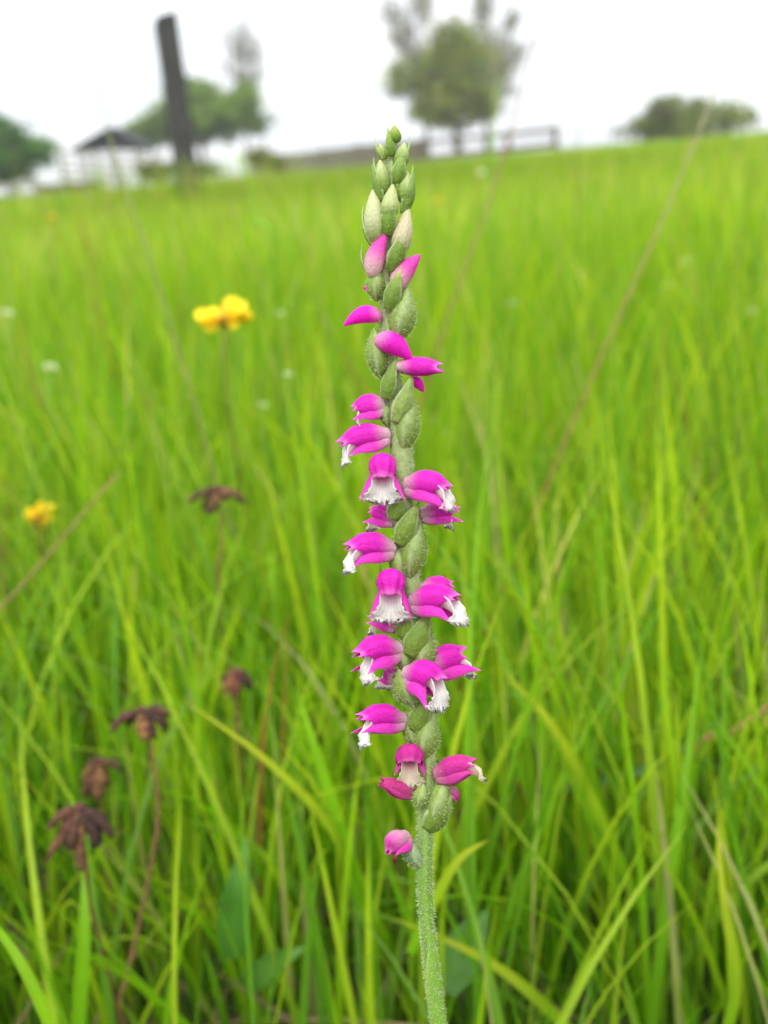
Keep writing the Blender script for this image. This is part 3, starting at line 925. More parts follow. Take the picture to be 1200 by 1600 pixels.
def ellipsoid_between(b, t, w, col0, col1, furrow=0.10, bend=0.0, fat=0.45, n=20, m=18, zsq=0.9):
    """Plump spindle (ovary or bud body) from b to t, (x,y,z) px."""
    A = np.array([b[0], -b[1], b[2]], float); B = np.array([t[0], -t[1], t[2]], float)
    ax = nrm(B - A)
    zz = np.array([0, 0, 1.0]); sx = nrm(np.cross(ax, zz)); sy = np.cross(sx, ax)
    V, C = [], []
    for i in range(n):
        s = i / (n - 1)
        # fullest at s = fat
        q = s ** (math.log(0.5) / math.log(fat))
        r = 0.5 * w * math.sin(math.pi * min(1, max(0, q))) ** 0.85 if 0 < s < 1 else 0.02 * w
        cen = A + (B - A) * s + sx * bend * w * math.sin(math.pi * s)
        for j in range(m):
            a = 2 * math.pi * j / m
            rr = r * (1 + furrow * math.cos(3 * a + 2.2 * s + 0.6))
            V.append(cen + sx * rr * math.cos(a) + sy * rr * zsq * math.sin(a))
            c = lerp(lerp(col0, col1, s), (0.40, 0.46, 0.26), 0.55 * max(0, math.cos(3 * a + 2.2 * s + 0.6)) ** 3) * (1 - 0.10 * math.cos(9 * a))
            C.append(c)
    return np.array(V), grid_faces(n, m, True), np.array(C)

def ovary(b, t, w, parent=None, col0=GRND, col1=GRN, hair=1.0, bend=0.0, fat=0.45, name='ovary'):
    b = [b[i] + 0.20 * (b[i] - t[i]) * (1 if i < 2 else 0.5) for i in range(3)]
    V, F, C = ellipsoid_between(b, t, w * 0.86, np.array(col0), np.array(col1), bend=bend, fat=fat)
    o, Wd = opart(name, V, F, 'green', C, parent=parent)
    if hair: HAIR_SRC.append((Wd, F, hair, 4.6))
    return o

def bract(b, t, w, az=90, wrap=68, col=None, tipcol=None, belly=0.35, long_tip=0.45, hair=0.45, bulge=0.12, edge=True):
    """Pointed leaf that clasps an ovary. az: direction its back faces, 0 right, 90 to the viewer, 180 left."""
    A = np.array([b[0], -b[1], b[2]], float); B = np.array([t[0], -t[1], t[2]], float)
    w = w * 0.93
    ax = nrm(B - A); L = np.linalg.norm(B - A)
    a = math.radians(az)
    nor = np.array([math.cos(a), 0, math.sin(a)]); nor = nrm(nor - ax * nor.dot(ax))
    sd = np.cross(ax, nor)
    n, k = 24, 13
    col = np.array(GRN if col is None else col); tipcol = np.array(srgb(176, 196, 110) if tipcol is None else tipcol)
    V, C = [], []
    for i in range(n):
        s = i / (n - 1)
        if s < belly:
            hw = 0.5 * w * (0.50 + 0.50 * math.sin(s / belly * math.pi / 2))
        else:
            u = (s - belly) / (1 - belly)
            hw = 0.5 * w * ((1 - u) ** (1.0 + long_tip) * (1 + 0.7 * u) + 0.02)
        half = math.radians(wrap) * (1 - 0.5 * s)
        R = hw / math.sin(half)
        cen = A + (B - A) * s + nor * L * bulge * math.sin(math.pi * s ** 0.8)
        for j in range(k):
            f = -1 + 2 * j / (k - 1)
            p = cen + sd * R * math.sin(f * half) + nor * (R * math.cos(f * half) - R)
            # raised midrib
            p = p + nor * 0.04 * w * math.exp(-(f / 0.12) ** 2) * (1 - s)
            V.append(p)
            c = lerp(col, tipcol, float(sstep(0.45, 1.0, s)))
            if edge: c = lerp(c, srgb(206, 216, 170), 0.75 * float(sstep(0.72, 1.0, abs(f))))
            c = c * (1 + 0.05 * math.cos(f * 16)) 
            C.append(c)
    o, Wd = opart('bract', V, grid_faces(n, k), 'bract', np.array(C), solid=0.9)
    if hair: HAIR_SRC.append((Wd, grid_faces(n, k), hair, 4.0))
    return o

def bud(b, t, w, col_fn, camber=0.06, name='bud', hair=0.35, up=(0, 1, 0), fat=0.4):
    A = np.array([b[0], -b[1], b[2]], float); B = np.array([t[0], -t[1], t[2]], float)
    ax = nrm(B - A); L = np.linalg.norm(B - A)
    up = np.asarray(up, float); sy = nrm(up - ax * up.dot(ax)) if abs(ax.dot(nrm(up))) < 0.97 else nrm(np.cross(np.cross(ax, (0, 0, 1)), ax) + np.array([0.01, 0, 1]))
    sy = nrm(sy - ax * sy.dot(ax)); sx = np.cross(sy, ax)
    n, m = 26, 24
    V, C = [], []
    for i in range(n):
        s = i / (n - 1)
        q = s ** (math.log(0.5) / math.log(fat))
        r = 0.5 * w * max(0.05, math.sin(math.pi * (0.10 + 0.88 * q))) ** 0.8
        cen = A + (B - A) * s + sy * camber * L * math.sin(math.pi * s)
        for j in range(m):
            a = 2 * math.pi * j / m
            rr = r * (1 - 0.07 * s * math.exp(-((abs(math.atan2(math.sin(a - math.pi / 2), math.cos(a - math.pi / 2))) - 0.85) / 0.22) ** 2))
            V.append(cen + sx * rr * math.cos(a) + sy * rr * math.sin(a))
            C.append(col_fn(s, a) * (1 - 0.05 * math.cos(a * 9)))
    o, Wd = opart(name, V, grid_faces(n, m, True), 'petal', np.array(C))
    if hair: HAIR_SRC.append((Wd[:m * 9], grid_faces(9, m, True), hair * 0.7, 3.6))
    return o

SEED = [100]
def flower(base, tip, z, W, bz=10, camber=0.09, open_at=0.5, tip_up=0.02, spread=0.25, dropf=0.25, reach=1.0, sepw=0.62, lipw=1.22, lipl=0.6, lip_out=0.95,
           wither=0.0, tint=None, up=(0, 1, 0), ov=None, close=0.36, pale_len=0.42, curl=(0, 0), sides=(-1, 1), a1=1.8, lobes=0.07, lip=True):
    SEED[0] += 1
    fr = frame(base, tip, z, up)
    o = np.array([base[0], -base[1], bz], float)
    # the tip in the photograph is the end of the hood
    V, F, C = hood_mesh(o, fr, W, camber, open_at, tip_up, lambda t, ph: pink(t, ph, pale_len, wither), close=close, a1=a1, lobes=lobes)
    fl, Wd = opart('flower', V, F, 'petal', C, solid=0.9, origin=Q((base[0], base[1], bz)))
    HAIR_SRC.append((Wd[:25 * 7], grid_faces(7, 25), 0.25, 3.4))
    for sg, cu in zip((-1, 1), curl):
        if sg not in sides: continue
        V, F, C = sepal_mesh(o, fr, W, sg, spread, dropf, reach, sepw, wither, cu)
        opart('lateral_sepal', V, F, 'petal', C, parent=fl, solid=0.9)
    if lip:
        V, F, C = lip_mesh(o, fr, W, lipw, lipl, lip_out, SEED[0], tint)
        opart('lip', V, F, 'lip', C, parent=fl, solid=0.8)
    if ov is not None:
        ovary(*ov, parent=fl)
    return fl

def bcol(base, tip, a=0.35, b=0.9):
    return lambda s, ang: lerp(base, tip, float(sstep(a, b, s)))

# --- tip of the spike: green buds with pointed bracts
PB0, PB1 = np.array(srgb(146, 172, 84)), np.array(srgb(200, 210, 148))
CREAM = np.array(srgb(208, 212, 162)); GL = np.array(srgb(164, 182, 78)); GLD = np.array(srgb(120, 150, 56))
bud((618, 224, 3), (616, 196, 2), 20, bcol(GLD, GL), hair=0)
bract((612, 244, 8), (605, 198, 9), 19, 75, col=GLD, tipcol=GL, hair=0)
bud((600, 250, -4), (592, 224, -4), 16, bcol(GL, PB1), hair=0)
bract((597, 250, 0), (586, 214, -2), 12, 165, col=PB0, tipcol=PB1, hair=0)
bud((624, 262, 3), (632, 222, 0), 24, bcol(PB0, PB1), hair=0.15)
bract((632, 252, 0), (639, 208, -2), 11, 10, col=PB0, tipcol=PB1, hair=0)
bract((620, 286, 12), (630, 232, 12), 25, 92, col=GLD, tipcol=PB0, hair=0.2)
bud((598, 304, 2), (594, 250, 2), 27, bcol(PB0, PB1), hair=0.2)
bract((596, 316, 6), (584, 246, 4), 24, 140, col=GLD, tipcol=PB0, hair=0.2)
bud((632, 318, 4), (636, 268, 3), 26, bcol(PB0, PB1), hair=0.2)
bract((632, 334, 8), (645, 258, 3), 26, 55, col=GLD, tipcol=PB0, hair=0.3)
bud((606, 345, 14), (614, 288, 14), 28, bcol(PB0, PB1, 0.1, 0.6), hair=0.2)
bract((604, 368, 17), (613, 300, 23), 29, 95, col=GLD, tipcol=GL, hair=0.3)
bud((586, 378, 6), (583, 296, 4), 32, bcol(np.array(srgb(170, 188, 116)), CREAM, 0.0, 0.5), hair=0.3, fat=0.42)
bract((580, 384, 2), (567, 322, 2), 20, 185, col=PB0, tipcol=PB1, hair=0.2)
bud((622, 400, 9), (638, 324, 7), 31, bcol(np.array(srgb(176, 190, 120)), np.array(srgb(214, 206, 168)), 0.0, 0.5), hair=0.3)
bract((612, 424, 18), (633, 352, 20), 33, 75, col=GRND, tipcol=GL, hair=0.5)
ovary((588, 462, 8), (586, 412, 8), 34)
PINKB = np.array([0.80, 0.08, 0.48])
bud((580, 432, 14), (603, 364, 14), 31, bcol(np.array(srgb(226, 196, 190)), PINKB, 0.05, 0.75), camber=0.05, up=(-1, 0.4, 0), hair=0.2)
bract((572, 424, 4), (566, 380, 3), 12, 190, col=PB0, tipcol=PB1, hair=0.2)
ovary((624, 520, 14), (636, 446, 10), 50, fat=0.45)
bud((616, 452, 12), (656, 398, 10), 33, bcol(np.array(srgb(222, 200, 186)), PINKB, 0.05, 0.7), camber=0.06, up=(-0.6, 0.6, 0), hair=0.3)
bract((606, 484, 22), (628, 416, 24), 31, 100, col=GRND, tipcol=GL, hair=0.5)
bud((590, 464, 0), (567, 449, -2), 15, bcol(MAG, MAG), camber=0.12)
bud((596, 492, 6), (537, 508, 8), 29, bcol(lerp(PALE, MAG, 0.5), MAG, 0.0, 0.35), camber=0.13, hair=0.4, fat=0.36)
ovary((592, 578, 8), (584, 512, 8), 38)
# --- opening flowers
bud((588, 527, 18), (644, 562, 24), 36, bcol(lerp(PALE, MAG, 0.45), MAG, 0.0, 0.4), camber=0.09, hair=0.5, fat=0.38)
flower((618, 572), (688, 576), 10, 29, bz=14, camber=0.02, spread=0.0, dropf=0.0, reach=1.0, sepw=0.4, lip=False, close=0.5, tip_up=0.0, a1=2.6, sides=(-1,))
bract((601, 624, 18), (621, 556, 18), 29, 108, col=GRND, tipcol=GRN)
bract((620, 662, 17), (646, 580, 16), 36, 80, col=GRN, tipcol=GRN)
bud((640, 590, 0), (662, 612, 0), 18, bcol(MAG, MAG), camber=0.1, hair=0.1)
ovary((632, 692, 6), (642, 612, 6), 46)
ovary((606, 660, -4), (600, 618, -2), 30)
flower((603, 632), (552, 642), -4, 36, bz=-2, camber=0.06, spread=0.05, dropf=0.25, reach=1.04, lipl=0.5, lip_out=0.85)
flower((609, 678), (531, 698), 16, 37, bz=2, camber=0.09, spread=0.05, dropf=0.34, reach=0.93, lipl=0.52, lip_out=0.92)
# --- front flower and right hand pair
ovary((604, 764, 4), (600, 716, 8), 36)
flower((597, 722), (598, 755), 46, 40, bz=8, camber=0.24, open_at=0.35, spread=0.42, dropf=0.62, reach=1.12, sepw=0.62, lipw=1.3, lipl=0.66, lip_out=0.95, close=0.55, pale_len=0.22, a1=1.45)
bract((614, 812, 16), (628, 772, 16), 34, 95, col=GRND, tipcol=GL)
flower((632, 756), (703, 766), 26, 40, bz=12, camber=0.08, spread=0.12, dropf=0.70, reach=1.12, lipl=0.5, lip_out=0.98, close=0.25)
flower((655, 803), (716, 800), -16, 32, bz=-4, camber=0.04, spread=0.15, dropf=0.35, reach=1.05, lipl=0.5, lip_out=0.7)
bract((623, 852, 22), (655, 784, 20), 38, 100, col=GRND, tipcol=GRN, long_tip=0.2)
ovary((642, 888, 10), (654, 806, 8), 48)
flower((620, 812), (578, 800), -18, 30, bz=-8, camber=0.05, spread=0.2, dropf=0.45, reach=1.0, lipl=0.7, lip_out=0.75)
ovary((628, 902, 0), (616, 846, 4), 36)
flower((617, 856), (541, 860), 22, 40, bz=6, camber=0.08, spread=0.08, dropf=0.55, reach=0.98, lipl=0.62, lip_out=0.93, tip_up=0.04)
bract((606, 930, 0), (594, 882, 2), 20, 150, col=GRND, tipcol=GL)
ovary((620, 945, 2), (614, 896, 6), 36)
flower((612, 902), (610, 938), 46, 42, bz=8, camber=0.24, open_at=0.34, spread=0.30, dropf=0.70, reach=1.10, sepw=0.62, lipw=1.2, lipl=0.80, lip_out=0.95, close=0.5, pale_len=0.2, a1=1.35)
flower((641, 940), (716, 938), 34, 44, bz=12, camber=0.06, spread=0.12, dropf=0.68, reach=0.98, lipl=0.62, lip_out=0.99, close=0.3)
flower((655, 926), (706, 918), -26, 34, bz=-8, camber=0.08, spread=0.2, dropf=0.2, reach=1.0, lip=False, tip_up=0.08)
flower((622, 980), (580, 962), -10, 26, bz=-6, camber=0.04, spread=0.15, dropf=0.35, lipl=0.9, lip_out=0.75, lipw=1.1)
bract((628, 996, 14), (640, 950, 14), 36, 110, col=GRND, tipcol=GL)
bract((640, 1026, 20), (672, 956, 18), 46, 95, col=GRND, tipcol=GRN, long_tip=0.2)
ovary((660, 1044, 8), (668, 968, 6), 44)
ovary((636, 1046, 0), (626, 996, 2), 34)
flower((627, 1014), (556, 1030), 32, 42, bz=4, camber=0.12, spread=0.28, dropf=0.45, reach=0.98, lipl=0.75, lip_out=0.78, lipw=1.15, tip_up=0.10, curl=(0, 0.1))
flower((618, 1060), (606, 1052), -22, 24, bz=-6, camber=0.05, spread=0.2, dropf=0.4, lipl=0.9)
# --- big right hand flower with the round ovary
ovary((646, 1098, 16), (622, 1046, 18), 50, fat=0.5)
flower((632, 1052), (694, 1068), 34, 46, bz=20, camber=0.08, spread=0.15, dropf=0.85, reach=0.92, lipl=0.75, lip_out=0.94, lipw=1.15, close=0.32, a1=1.4)
flower((672, 1046), (728, 1028), -12, 44, bz=-4, camber=0.14, spread=0.25, dropf=0.42, reach=1.18, lipl=0.42, lip_out=0.95, close=0.6, tip_up=0.05, lobes=0.12)
bract((645, 1142, 18), (672, 1090, 18), 40, 100, col=GRND, tipcol=GRN, long_tip=0.15)
ovary((661, 1176, 8), (676, 1104, 6), 48)
ovary((648, 1160, 2), (634, 1112, 2), 32)
flower((634, 1124), (560, 1128), 26, 38, bz=4, camber=0.09, spread=0.2, dropf=0.32, reach=1.06, lipl=0.85, lip_out=0.86, lipw=1.1, tip_up=0.12, pale_len=0.4)
# --- withering flowers at the bottom
TW = (0.92, 0.82, 0.68)
ovary((658, 1222, 8), (648, 1178, 6), 30)
flower((642, 1176), (639, 1200), 34, 42, bz=4, camber=0.18, spread=0.10, dropf=0.30, reach=0.9, lipw=0.9, lipl=0.7, lip_out=0.85, close=0.6, wither=0.55, tint=TW, a1=1.3)
flower((648, 1240), (594, 1222), 12, 27, bz=4, camber=-0.02, spread=0.05, dropf=0.0, reach=1.0, lip=False, close=0.5, wither=0.85, pale_len=0.45)
flower((678, 1210), (744, 1196), 10, 38, bz=6, camber=0.05, spread=0.06, dropf=0.10, reach=1.0, lipw=1.0, lipl=0.35, lip_out=1.04, close=0.45, wither=0.6, tint=TW, pale_len=0.35)
flower((700, 1230), (712, 1252), -8, 20, bz=-4, lip=False, spread=0.0, dropf=0, wither=0.5, pale_len=0.9)
ovary((655, 1258, 20), (662, 1224, 18), 30)
ovary((678, 1280, 8), (696, 1216, 8), 48)
bract((668, 1298, 16), (706, 1244, 14), 42, 70, col=GRND, tipcol=GRN, long_tip=0.1)
ovary((658, 1352, 2), (626, 1304, 4), 36, col0=np.array(srgb(112, 140, 86)), col1=np.array(srgb(140, 160, 120)))
flower((637, 1303), (606, 1333), 16, 32, bz=8, camber=0.12, spread=0.0, dropf=0.05, reach=0.95, lip=False, wither=0.25, close=0.2, pale_len=1.1, a1=2.3, open_at=0.6)
bud((618, 1332, 18), (616, 1350, 20), 9, bcol(np.array(srgb(150, 92, 60)), np.array(srgb(84, 44, 30))), hair=0, name='withered_lip')

def build_hairs():
    """Short glandular hairs over everything green and the flower bases."""
    Vh, Fh, off = [], [], 0
    rg = np.random.default_rng(5)
    for (V, F, dens, ln) in HAIR_SRC:
        F = np.asarray(F)
        a, b, c, d = V[F[:, 0]], V[F[:, 1]], V[F[:, 2]], V[F[:, 3]]
        cr_ = np.cross(c - a, d - b)
        area = 0.5 * np.linalg.norm(cr_, axis=1)
        N = cr_ / (np.linalg.norm(cr_, axis=1, keepdims=True) + 1e-15)
        cen = V.mean(0)
        m = rg.poisson(area / (UNIT * UNIT) / 26.0 * dens)
        idx = np.repeat(np.arange(len(F)), m)
        if not len(idx): continue
        u, v = rg.random((2, len(idx), 1))
        P = (a[idx] * (1 - u) + b[idx] * u) * (1 - v) + (d[idx] * (1 - u) + c[idx] * u) * v
        vis = P[:, 2] > 0.10
        P, n = P[vis], N[idx][vis]
        # outward: away from the local axis (patch centre line)
        loc = V.reshape(-1, 3)
        ctr = np.array([loc[np.argsort(((loc - p) ** 2).sum(1))[:40]].mean(0) for p in P[::max(1, len(P) // 60)]]) if False else None
        q = P - CPOS
        # grid winding is consistent: decide sign once per source from its spread around the centroid
        sgn = np.sign(((P - cen) * n).sum(1).mean()) or 1.0
        n = n * sgn
        n = n + rg.normal(0, 0.28, n.shape)
        n /= np.linalg.norm(n, axis=1, keepdims=True)
        L = ln * UNIT * rg.uniform(0.5, 1.25, (len(P), 1))
        s1 = np.cross(n, rg.normal(0, 1, n.shape)); s1 /= np.linalg.norm(s1, axis=1, keepdims=True)
        s2 = np.cross(n, s1)
        r = 0.33 * UNIT
        p0, p1, p2 = P + s1 * r, P - 0.5 * s1 * r + 0.87 * s2 * r, P - 0.5 * s1 * r - 0.87 * s2 * r
        k = n * L
        W = np.stack([p0, p1, p2, p0 * 0.15 + P * 0.85 + k + s1 * r * 0.6, p1 * 0.15 + P * 0.85 + k + s2 * r * 0.6, p2 * 0.15 + P * 0.85 + k - s1 * r * 0.5], 1)
        base = (np.arange(len(P)) * 6 + off)[:, None]
        Vh.append(W.reshape(-1, 3))
        Fh.append(np.concatenate([base + np.array([[0, 1, 4, 3]]), base + np.array([[1, 2, 5, 4]]), base + np.array([[2, 0, 3, 5]])]))
        off += len(P) * 6
    V, F = np.concatenate(Vh), np.concatenate(Fh)
    o = obj('hair', V, F, MT['hair'], np.broadcast_to((0.66, 0.70, 0.46), (len(V), 3)), parent=orchid)
    o['kind'] = 'stuff'
build_hairs()

# ------------------------------------------------------------------ the far side of the meadow
def on_ground(px, depth):
    """World point on the ground at about this pixel column and distance."""
    p = pix(px, 240, depth)
    return np.array([p[0], p[1], float(ground_z(p[0], p[1]))])

def top_at(px, py, depth):
    return pix(px, py, depth)

# tall dark post near the middle left
def dark_post():
    dep = 6.3
    t = pix(258, 29, dep)
    b = pix(290, 262, dep)
    k = (t[2] + 0.4) / (t[2] - b[2]); foot = t + (b - t) * k
    axis = nrm(t - foot); L = np.linalg.norm(t - foot)
    rx = nrm(np.cross(FWD, axis)); ry = np.cross(axis, rx)
    ca, sa = math.cos(0.35), math.sin(0.35)
    rx, ry = rx * ca + ry * sa, ry * ca - rx * sa
    n, hw, bev = 8, 0.066, 0.010
    prof = [(hw, -hw + bev), (hw, hw - bev), (hw - bev, hw), (-hw + bev, hw), (-hw, hw - bev), (-hw, -hw + bev), (-hw + bev, -hw), (hw - bev, -hw)]
    V = []
    for i in range(n):
        s = i / (n - 1)
        for (a, c) in prof:
            V.append(foot + axis * (L * s + (0.020 * a / hw if i == n - 1 else 0)) + rx * a * (1 + RNG.normal(0, 0.012)) + ry * c * (1 + RNG.normal(0, 0.012)))
    V.append(foot); V.append(foot + axis * (L + 0.004))
    F = grid_faces(n, 8, True)
    caps = np.array([(n * 8 + 1, (n - 1) * 8 + j, (n - 1) * 8 + (j + 1) % 8) for j in range(8)])
    o = obj('wooden_post', V, [F, caps], MT['post'], origin=foot, smooth=False)
    tag(o, 'tall dark weathered timber post leaning slightly above the grass at left', 'post')
dark_post()

def plank(a, b, height, thick, mat, name, parent):
    a, b = np.asarray(a, float), np.asarray(b, float)
    ax = 0.5 * (b - a); hz = nrm(np.array([-ax[1], ax[0], 0])) * thick / 2
    up = nrm(np.cross(ax, hz)); up = up * (height / 2) * (1 if up[2] > 0 else -1)
    V, F = box((a + b) / 2, ax, hz, up)
    return obj(name, V, F, MT[mat], parent=parent, smooth=False)

def vpost(p_top, extra, w, mat, name, parent):
    t = np.asarray(p_top, float); g = float(ground_z(t[0], t[1])) - extra
    V, F = box((t[0], t[1], (t[2] + g) / 2), (w / 2, 0, 0), (0, w / 2, 0), (0, 0, (t[2] - g) / 2))
    return obj(name, V, F, MT[mat], parent=parent, smooth=False)

def rail_fence(name, label, cols, rails, group=None, rail_name='rail', post_w=0.20, height=0.20, dep=(46, 40), mat='timber'):
    """cols: [(px, top py)] posts; rails: list of py offsets below the top."""
    x0, x1 = cols[0][0], cols[-1][0]
    D = lambda x: dep[0] + (dep[1] - dep[0]) * (x - x0) / (x1 - x0)
    root = empty(name, on_ground(x0, D(x0)))
    tag(root, label, 'fence', group)
    for (x, y) in cols:
        vpost(pix(x, y - 2, D(x)), 0.2, post_w, mat, 'post', root)
    for (xa, ya), (xb, yb) in zip(cols[:-1], cols[1:]):
        for off in rails:
            pa, pb = pix(xa, ya + off, D(xa)), pix(xb, yb + off, D(xb))
            nb = np.array([0, -0.11, 0])
            plank(pa + nb, pb + nb, height, 0.05, mat, rail_name, root)

rail_fence('rail_fence', 'open two-rail timber fence right of the orchid tip', [(662, 219), (718, 213), (793, 206), (868, 198)], [5, 28])
rail_fence('board_fence', 'close-boarded timber fence behind the orchid tip', [(395, 247), (450, 241), (505, 234), (560, 227), (615, 222), (655, 219)], [4, 11, 18, 25, 32], height=0.17, rail_name='board')
rail_fence('yard_fence', 'stockyard fence of thin rails below the shed', [(92, 232), (132, 236), (172, 238), (212, 240), (250, 243)], [4, 16, 28, 40], height=0.07, post_w=0.11, dep=(34, 34), mat='pale_timber')
rail_fence('low_fence', 'low brown plank fence at the far left', [(66, 290), (108, 286), (150, 284)], [3, 10, 17], rail_name='board', height=0.13, dep=(28, 28))
rail_fence('edge_fence', 'pale two-rail fence at the very left edge', [(-20, 292), (20, 288), (55, 284)], [2, 18], height=0.14, dep=(32, 32), mat='pale_timber')

def shed():
    d = 48.0
    root = empty('shed', on_ground(165, d))
    tag(root, 'open sided shed with a dark pitched roof behind the yard fence', 'shed')
    ridge = [pix(168, 203, d), pix(212, 200, d + 3)]
    eL = [pix(112, 236, d), pix(150, 232, d + 4)]
    eR = [pix(218, 234, d - 0.4), pix(262, 228, d + 3.6)]
    back = np.array([0, 4.0, 0.0])
    rt = pix(172, 203, d); l = pix(112, 237, d); r = pix(222, 233, d)
    def slab(a, b, name):
        V = [a, b, b + back, a + back]
        up = np.array([0, 0, 0.16])
        V = np.array(V + [v + up for v in V])
        F = np.array([(0, 1, 2, 3), (7, 6, 5, 4), (0, 4, 5, 1), (1, 5, 6, 2), (2, 6, 7, 3), (3, 7, 4, 0)])
        obj(name, V, F, MT['roof'], parent=root, smooth=False)
    slab(l, rt, 'roof_slope'); slab(rt + np.array([0, 0, 0.0]), r, 'roof_slope')
    # dark gable
    gf = np.array([0, 0.35, 0]); ins = np.array([0, 0, -0.02])
    V = np.array([l + gf + ins, r + gf + ins, rt + gf + ins, l + gf * 1.4 + ins, r + gf * 1.4 + ins, rt + gf * 1.4 + ins])
    obj('gable', V, [np.array([(0, 1, 2), (5, 4, 3)]), np.array([(0, 3, 4, 1), (1, 4, 5, 2), (2, 5, 3, 0)])], MT['roof'], parent=root, smooth=False)
    for px in (120, 150, 190, 216):
        for dy in (0.2, 3.6):
            t = pix(px, 235, d) + np.array([0, dy, 0.05])
            vpost(t, 0.3, 0.10, 'pale_timber', 'post', root)
shed()

# ------------------------------------------------------------------ trees
def leaf_cloud(blobs, n, size, depth, cols, flat=0.7, shell=0.55, clump=26):
    """Leaf-sized faces in clumps through the volume of several lobes. blobs: [(px,py,rx,ry,weight)]"""
    k = depth / FPX
    wts = np.array([b[4] for b in blobs], float); wts /= wts.sum()
    nc = n // clump
    bi = RNG.choice(len(blobs), nc, p=wts)
    P = np.zeros((nc, 3))
    for q in range(nc):
        b = blobs[bi[q]]
        v = RNG.normal(0, 1, 3); v /= np.linalg.norm(v)
        r = shell + (1 - shell) * RNG.random() ** 0.7
        if RNG.random() < 0.3: r *= RNG.random()
        P[q] = pix(b[0], b[1], depth) + k * (RGT * v[0] * b[2] * r + UPV * v[1] * b[3] * r) - FWD * v[2] * b[2] * k * 0.9 * r
    ctr = np.repeat(P, clump, 0)
    N = len(ctr)
    spread = np.repeat(RNG.uniform(1.0, 2.6, nc), clump)[:, None] * size
    X = ctr + RNG.normal(0, 1, (N, 3)) * spread * np.array([1, 1, 0.6])
    a = RNG.normal(0, 1, (N, 3)); a /= np.linalg.norm(a, axis=1, keepdims=True)
    b_ = np.cross(a, RNG.normal(0, 1, (N, 3))); b_ /= np.linalg.norm(b_, axis=1, keepdims=True)
    s = size * RNG.uniform(0.6, 1.3, (N, 1))
    V = np.stack([X - a * s, X + b_ * s * 0.45, X + a * s, X - b_ * s * 0.45], 1).reshape(-1, 3)
    F = (np.arange(N) * 4)[:, None] + np.arange(4)[None, :]
    cl = np.array(cols)
    cc = cl[RNG.integers(0, len(cl), nc)] * RNG.uniform(0.7, 1.25, (nc, 1))
    C = np.repeat(np.repeat(cc, clump, 0) * RNG.uniform(0.85, 1.15, (N, 1)), 4, 0)
    return V, F, C

def limbs(root_pt, ends, r0, r1, sag=0.1, n=9, forks=3):
    ps = []
    for e in ends:
        e = np.asarray(e)
        mid = root_pt + 0.5 * (e - root_pt) + RNG.normal(0, 0.06, 3) * np.linalg.norm(e - root_pt) + np.array([0, 0, sag])
        P = spline([root_pt, mid, e], n)
        V, F = tube(P, np.linspace(r0, r1, n), 6); ps.append((V, F, (1, 1, 1)))
        for _ in range(forks):
            i = RNG.integers(3, n - 1)
            q = P[i] + (e - root_pt) * RNG.uniform(0.2, 0.45) + RNG.normal(0, 0.14, 3) * np.linalg.norm(e - root_pt)
            V, F = tube(spline([P[i], 0.5 * (P[i] + q) + RNG.normal(0, 0.1, 3), q], 6), np.linspace(r1 * 1.2, r1 * 0.4, 6), 5); ps.append((V, F, (1, 1, 1)))
    return ps

def tree(name, label, cat, depth, foot_px, crown_px, trunk_r, blobs, n, size, cols, group=None, ends=(), shell=0.55, limb_r=(0.09, 0.03), forks=3, clump=26):
    g = on_ground(foot_px, depth)
    root = empty(name, g)
    tag(root, label, cat, group)
    if crown_px:
        c = pix(crown_px[0], crown_px[1], depth)
        P = spline([g - np.array([0, 0, 0.5]), g + (c - g) * 0.5 + RNG.normal(0, 0.12, 3) * np.array([1, 1, 0]), c], 12)
        V, F = tube(P, np.linspace(trunk_r, trunk_r * 0.5, 12), 10)
        obj('trunk', V, F, MT['bark'], parent=root, origin=g)
        E = [pix(b[0], b[1], depth + RNG.normal(0, 0.8)) for b in blobs] + [pix(e[0], e[1], depth) for e in ends]
        V, F, C = join(limbs(P[7], E, limb_r[0], limb_r[1], forks=forks))
        obj('limb', V, F, MT['bark'], parent=root)
    V, F, C = leaf_cloud(blobs, n, size, depth, cols, shell=shell, clump=clump)
    o = obj('crown', V, F, MT['foliage'], C, parent=root, smooth=False)
    o['kind'] = 'stuff'

DK = [srgb(76, 114, 40), srgb(90, 128, 46), srgb(64, 100, 42)]
MD = [srgb(112, 140, 48), srgb(126, 150, 58), srgb(98, 126, 46)]
OL = [srgb(128, 136, 58), srgb(138, 142, 72), srgb(108, 132, 46), srgb(148, 154, 52)]
GR = [srgb(150, 146, 130), srgb(160, 154, 142), srgb(138, 142, 116)]
tree('leafy_tree', 'dense dark green tree cut by the left edge', 'tree', 44, 10, (8, 240), 0.16,
     [(-20, 225, 40, 48, 2), (20, 232, 34, 36, 2), (58, 238, 24, 20, 1), (10, 262, 44, 24, 1.3), (-10, 200, 22, 22, .6)], 9000, 0.13, DK)
tree('leafy_tree', 'rounded bright green tree behind the dark post', 'tree', 60, 318, (318, 180), 0.22,
     [(300, 160, 46, 38, 2.4), (262, 188, 42, 28, 1.6), (236, 206, 30, 20, 1.0), (218, 216, 20, 15, 0.6), (352, 178, 40, 32, 1.6), (388, 190, 26, 18, 0.9), (320, 196, 56, 24, 1.6), (384, 158, 22, 30, 0.6)],
     14000, 0.17, MD)
tree('bare_tree', 'thin wispy grey tree rising over the rounded tree', 'tree', 66, 384, (384, 140), 0.14,
     [(384, 90, 26, 44, 1), (370, 60, 20, 30, 1), (398, 80, 14, 34, 0.7), (386, 140, 16, 26, 2)], 1000, 0.12, GR,
     ends=[(352, 66), (364, 36), (384, 32), (400, 60), (414, 84), (376, 50)], limb_r=(0.10, 0.03), clump=4, forks=7)
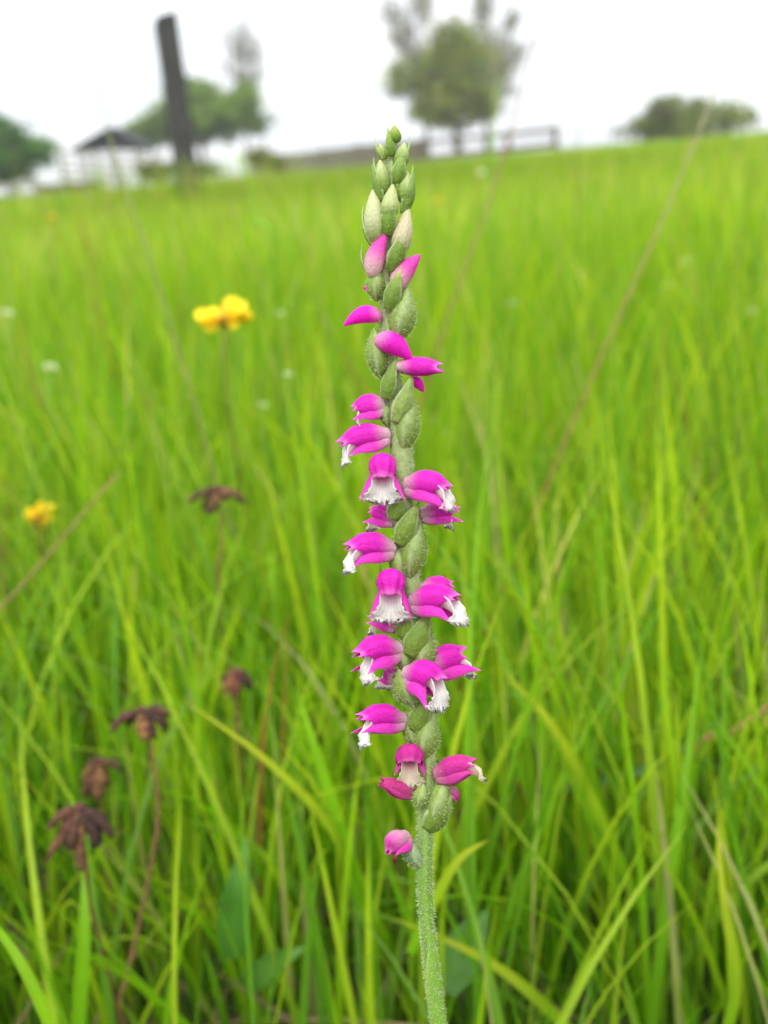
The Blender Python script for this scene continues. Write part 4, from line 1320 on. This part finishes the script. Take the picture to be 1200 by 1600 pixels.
tree('leafy_tree', 'big rounded olive green tree above the open rail fence', 'tree', 56, 716, (712, 160), 0.24,
     [(708, 72, 44, 46, 2.4), (690, 110, 46, 40, 1.8), (728, 110, 46, 44, 2), (644, 118, 38, 26, 0.9), (622, 140, 16, 16, 0.25), (716, 158, 58, 36, 2.4), (690, 178, 42, 20, 1.0), (752, 166, 30, 24, 0.9), (660, 164, 22, 16, .4)],
     13000, 0.16, OL)
tree('gum_tree', 'wispy pale gum tree left of the big olive tree', 'tree', 66, 668, (664, 60), 0.20,
     [(612, 20, 24, 26, 1), (630, 56, 22, 22, 0.8), (660, 10, 18, 34, 1.4), (636, 84, 26, 14, 0.5), (616, 62, 10, 8, 0.2)], 1700, 0.13, GR,
     ends=[(600, -10), (612, 62), (640, -20), (664, -30)], limb_r=(0.11, 0.03), clump=4, forks=7)
tree('gum_tree', 'wispy pale gum tree right of the big olive tree', 'tree', 64, 760, (758, 80), 0.22,
     [(756, 10, 14, 50, 1.8), (770, 80, 24, 50, 1.8), (800, 30, 12, 22, 0.6), (790, 100, 22, 46, 1.3), (812, 84, 8, 22, 0.3), (778, 140, 26, 24, 1)], 3000, 0.13, GR + OL[:1],
     ends=[(752, -30), (806, 26), (814, 84), (780, 40)], limb_r=(0.11, 0.03), clump=4, forks=7)
tree('shrub', 'low dark spreading bush on the skyline at the right', 'bush', 44, 1070, (1070, 190), 0.10,
     [(1034, 176, 22, 22, 1.4), (1064, 190, 30, 24, 1.4), (1092, 174, 24, 18, 1.1), (1136, 180, 28, 20, 1.3), (1006, 196, 22, 14, .8), (976, 208, 16, 8, .4), (1110, 206, 56, 14, 1.4), (1040, 208, 40, 12, 1.2), (1166, 184, 10, 20, 0.4), (1056, 158, 10, 8, .2)],
     5600, 0.12, [srgb(118, 132, 66), srgb(104, 120, 54), srgb(132, 140, 78)], clump=14)
tree('shrub', 'small brownish bush at the foot of the dark post', 'bush', 30, 270, None, 0.1,
     [(246, 268, 24, 14, 1), (284, 262, 26, 14, 1), (320, 264, 22, 12, 1)], 2600, 0.07, [srgb(96, 104, 56), srgb(116, 108, 66), srgb(88, 112, 44)])
tree('shrub', 'small olive bush between the rounded tree and the boarded fence', 'bush', 38, 400, None, 0.1,
     [(404, 246, 22, 14, 1.2), (428, 254, 20, 10, 1)], 1800, 0.08, [srgb(110, 116, 60), srgb(124, 112, 58), srgb(94, 110, 44)])

# ------------------------------------------------------------------ thin haze volume, added to imitate veiling lens glare on far things
def glare_haze():
    m, n, l = mat_new('glare_veil')
    out = n.new('ShaderNodeOutputMaterial')
    v = n.new('ShaderNodeVolumePrincipled')
    v.inputs['Color'].default_value = (0.97, 0.98, 1.0, 1)
    v.inputs['Density'].default_value = 0.0011
    v.inputs['Anisotropy'].default_value = 0.2
    l.new(v.outputs['Volume'], out.inputs['Volume'])
    V, F = box((0, 0, -24), (440, 0, 0), (0, 440, 0), (0, 0, 46))
    o = obj('glare_haze', V, F, m, origin=(0, 0, 0), smooth=False)
    o['kind'] = 'stuff'
glare_haze()
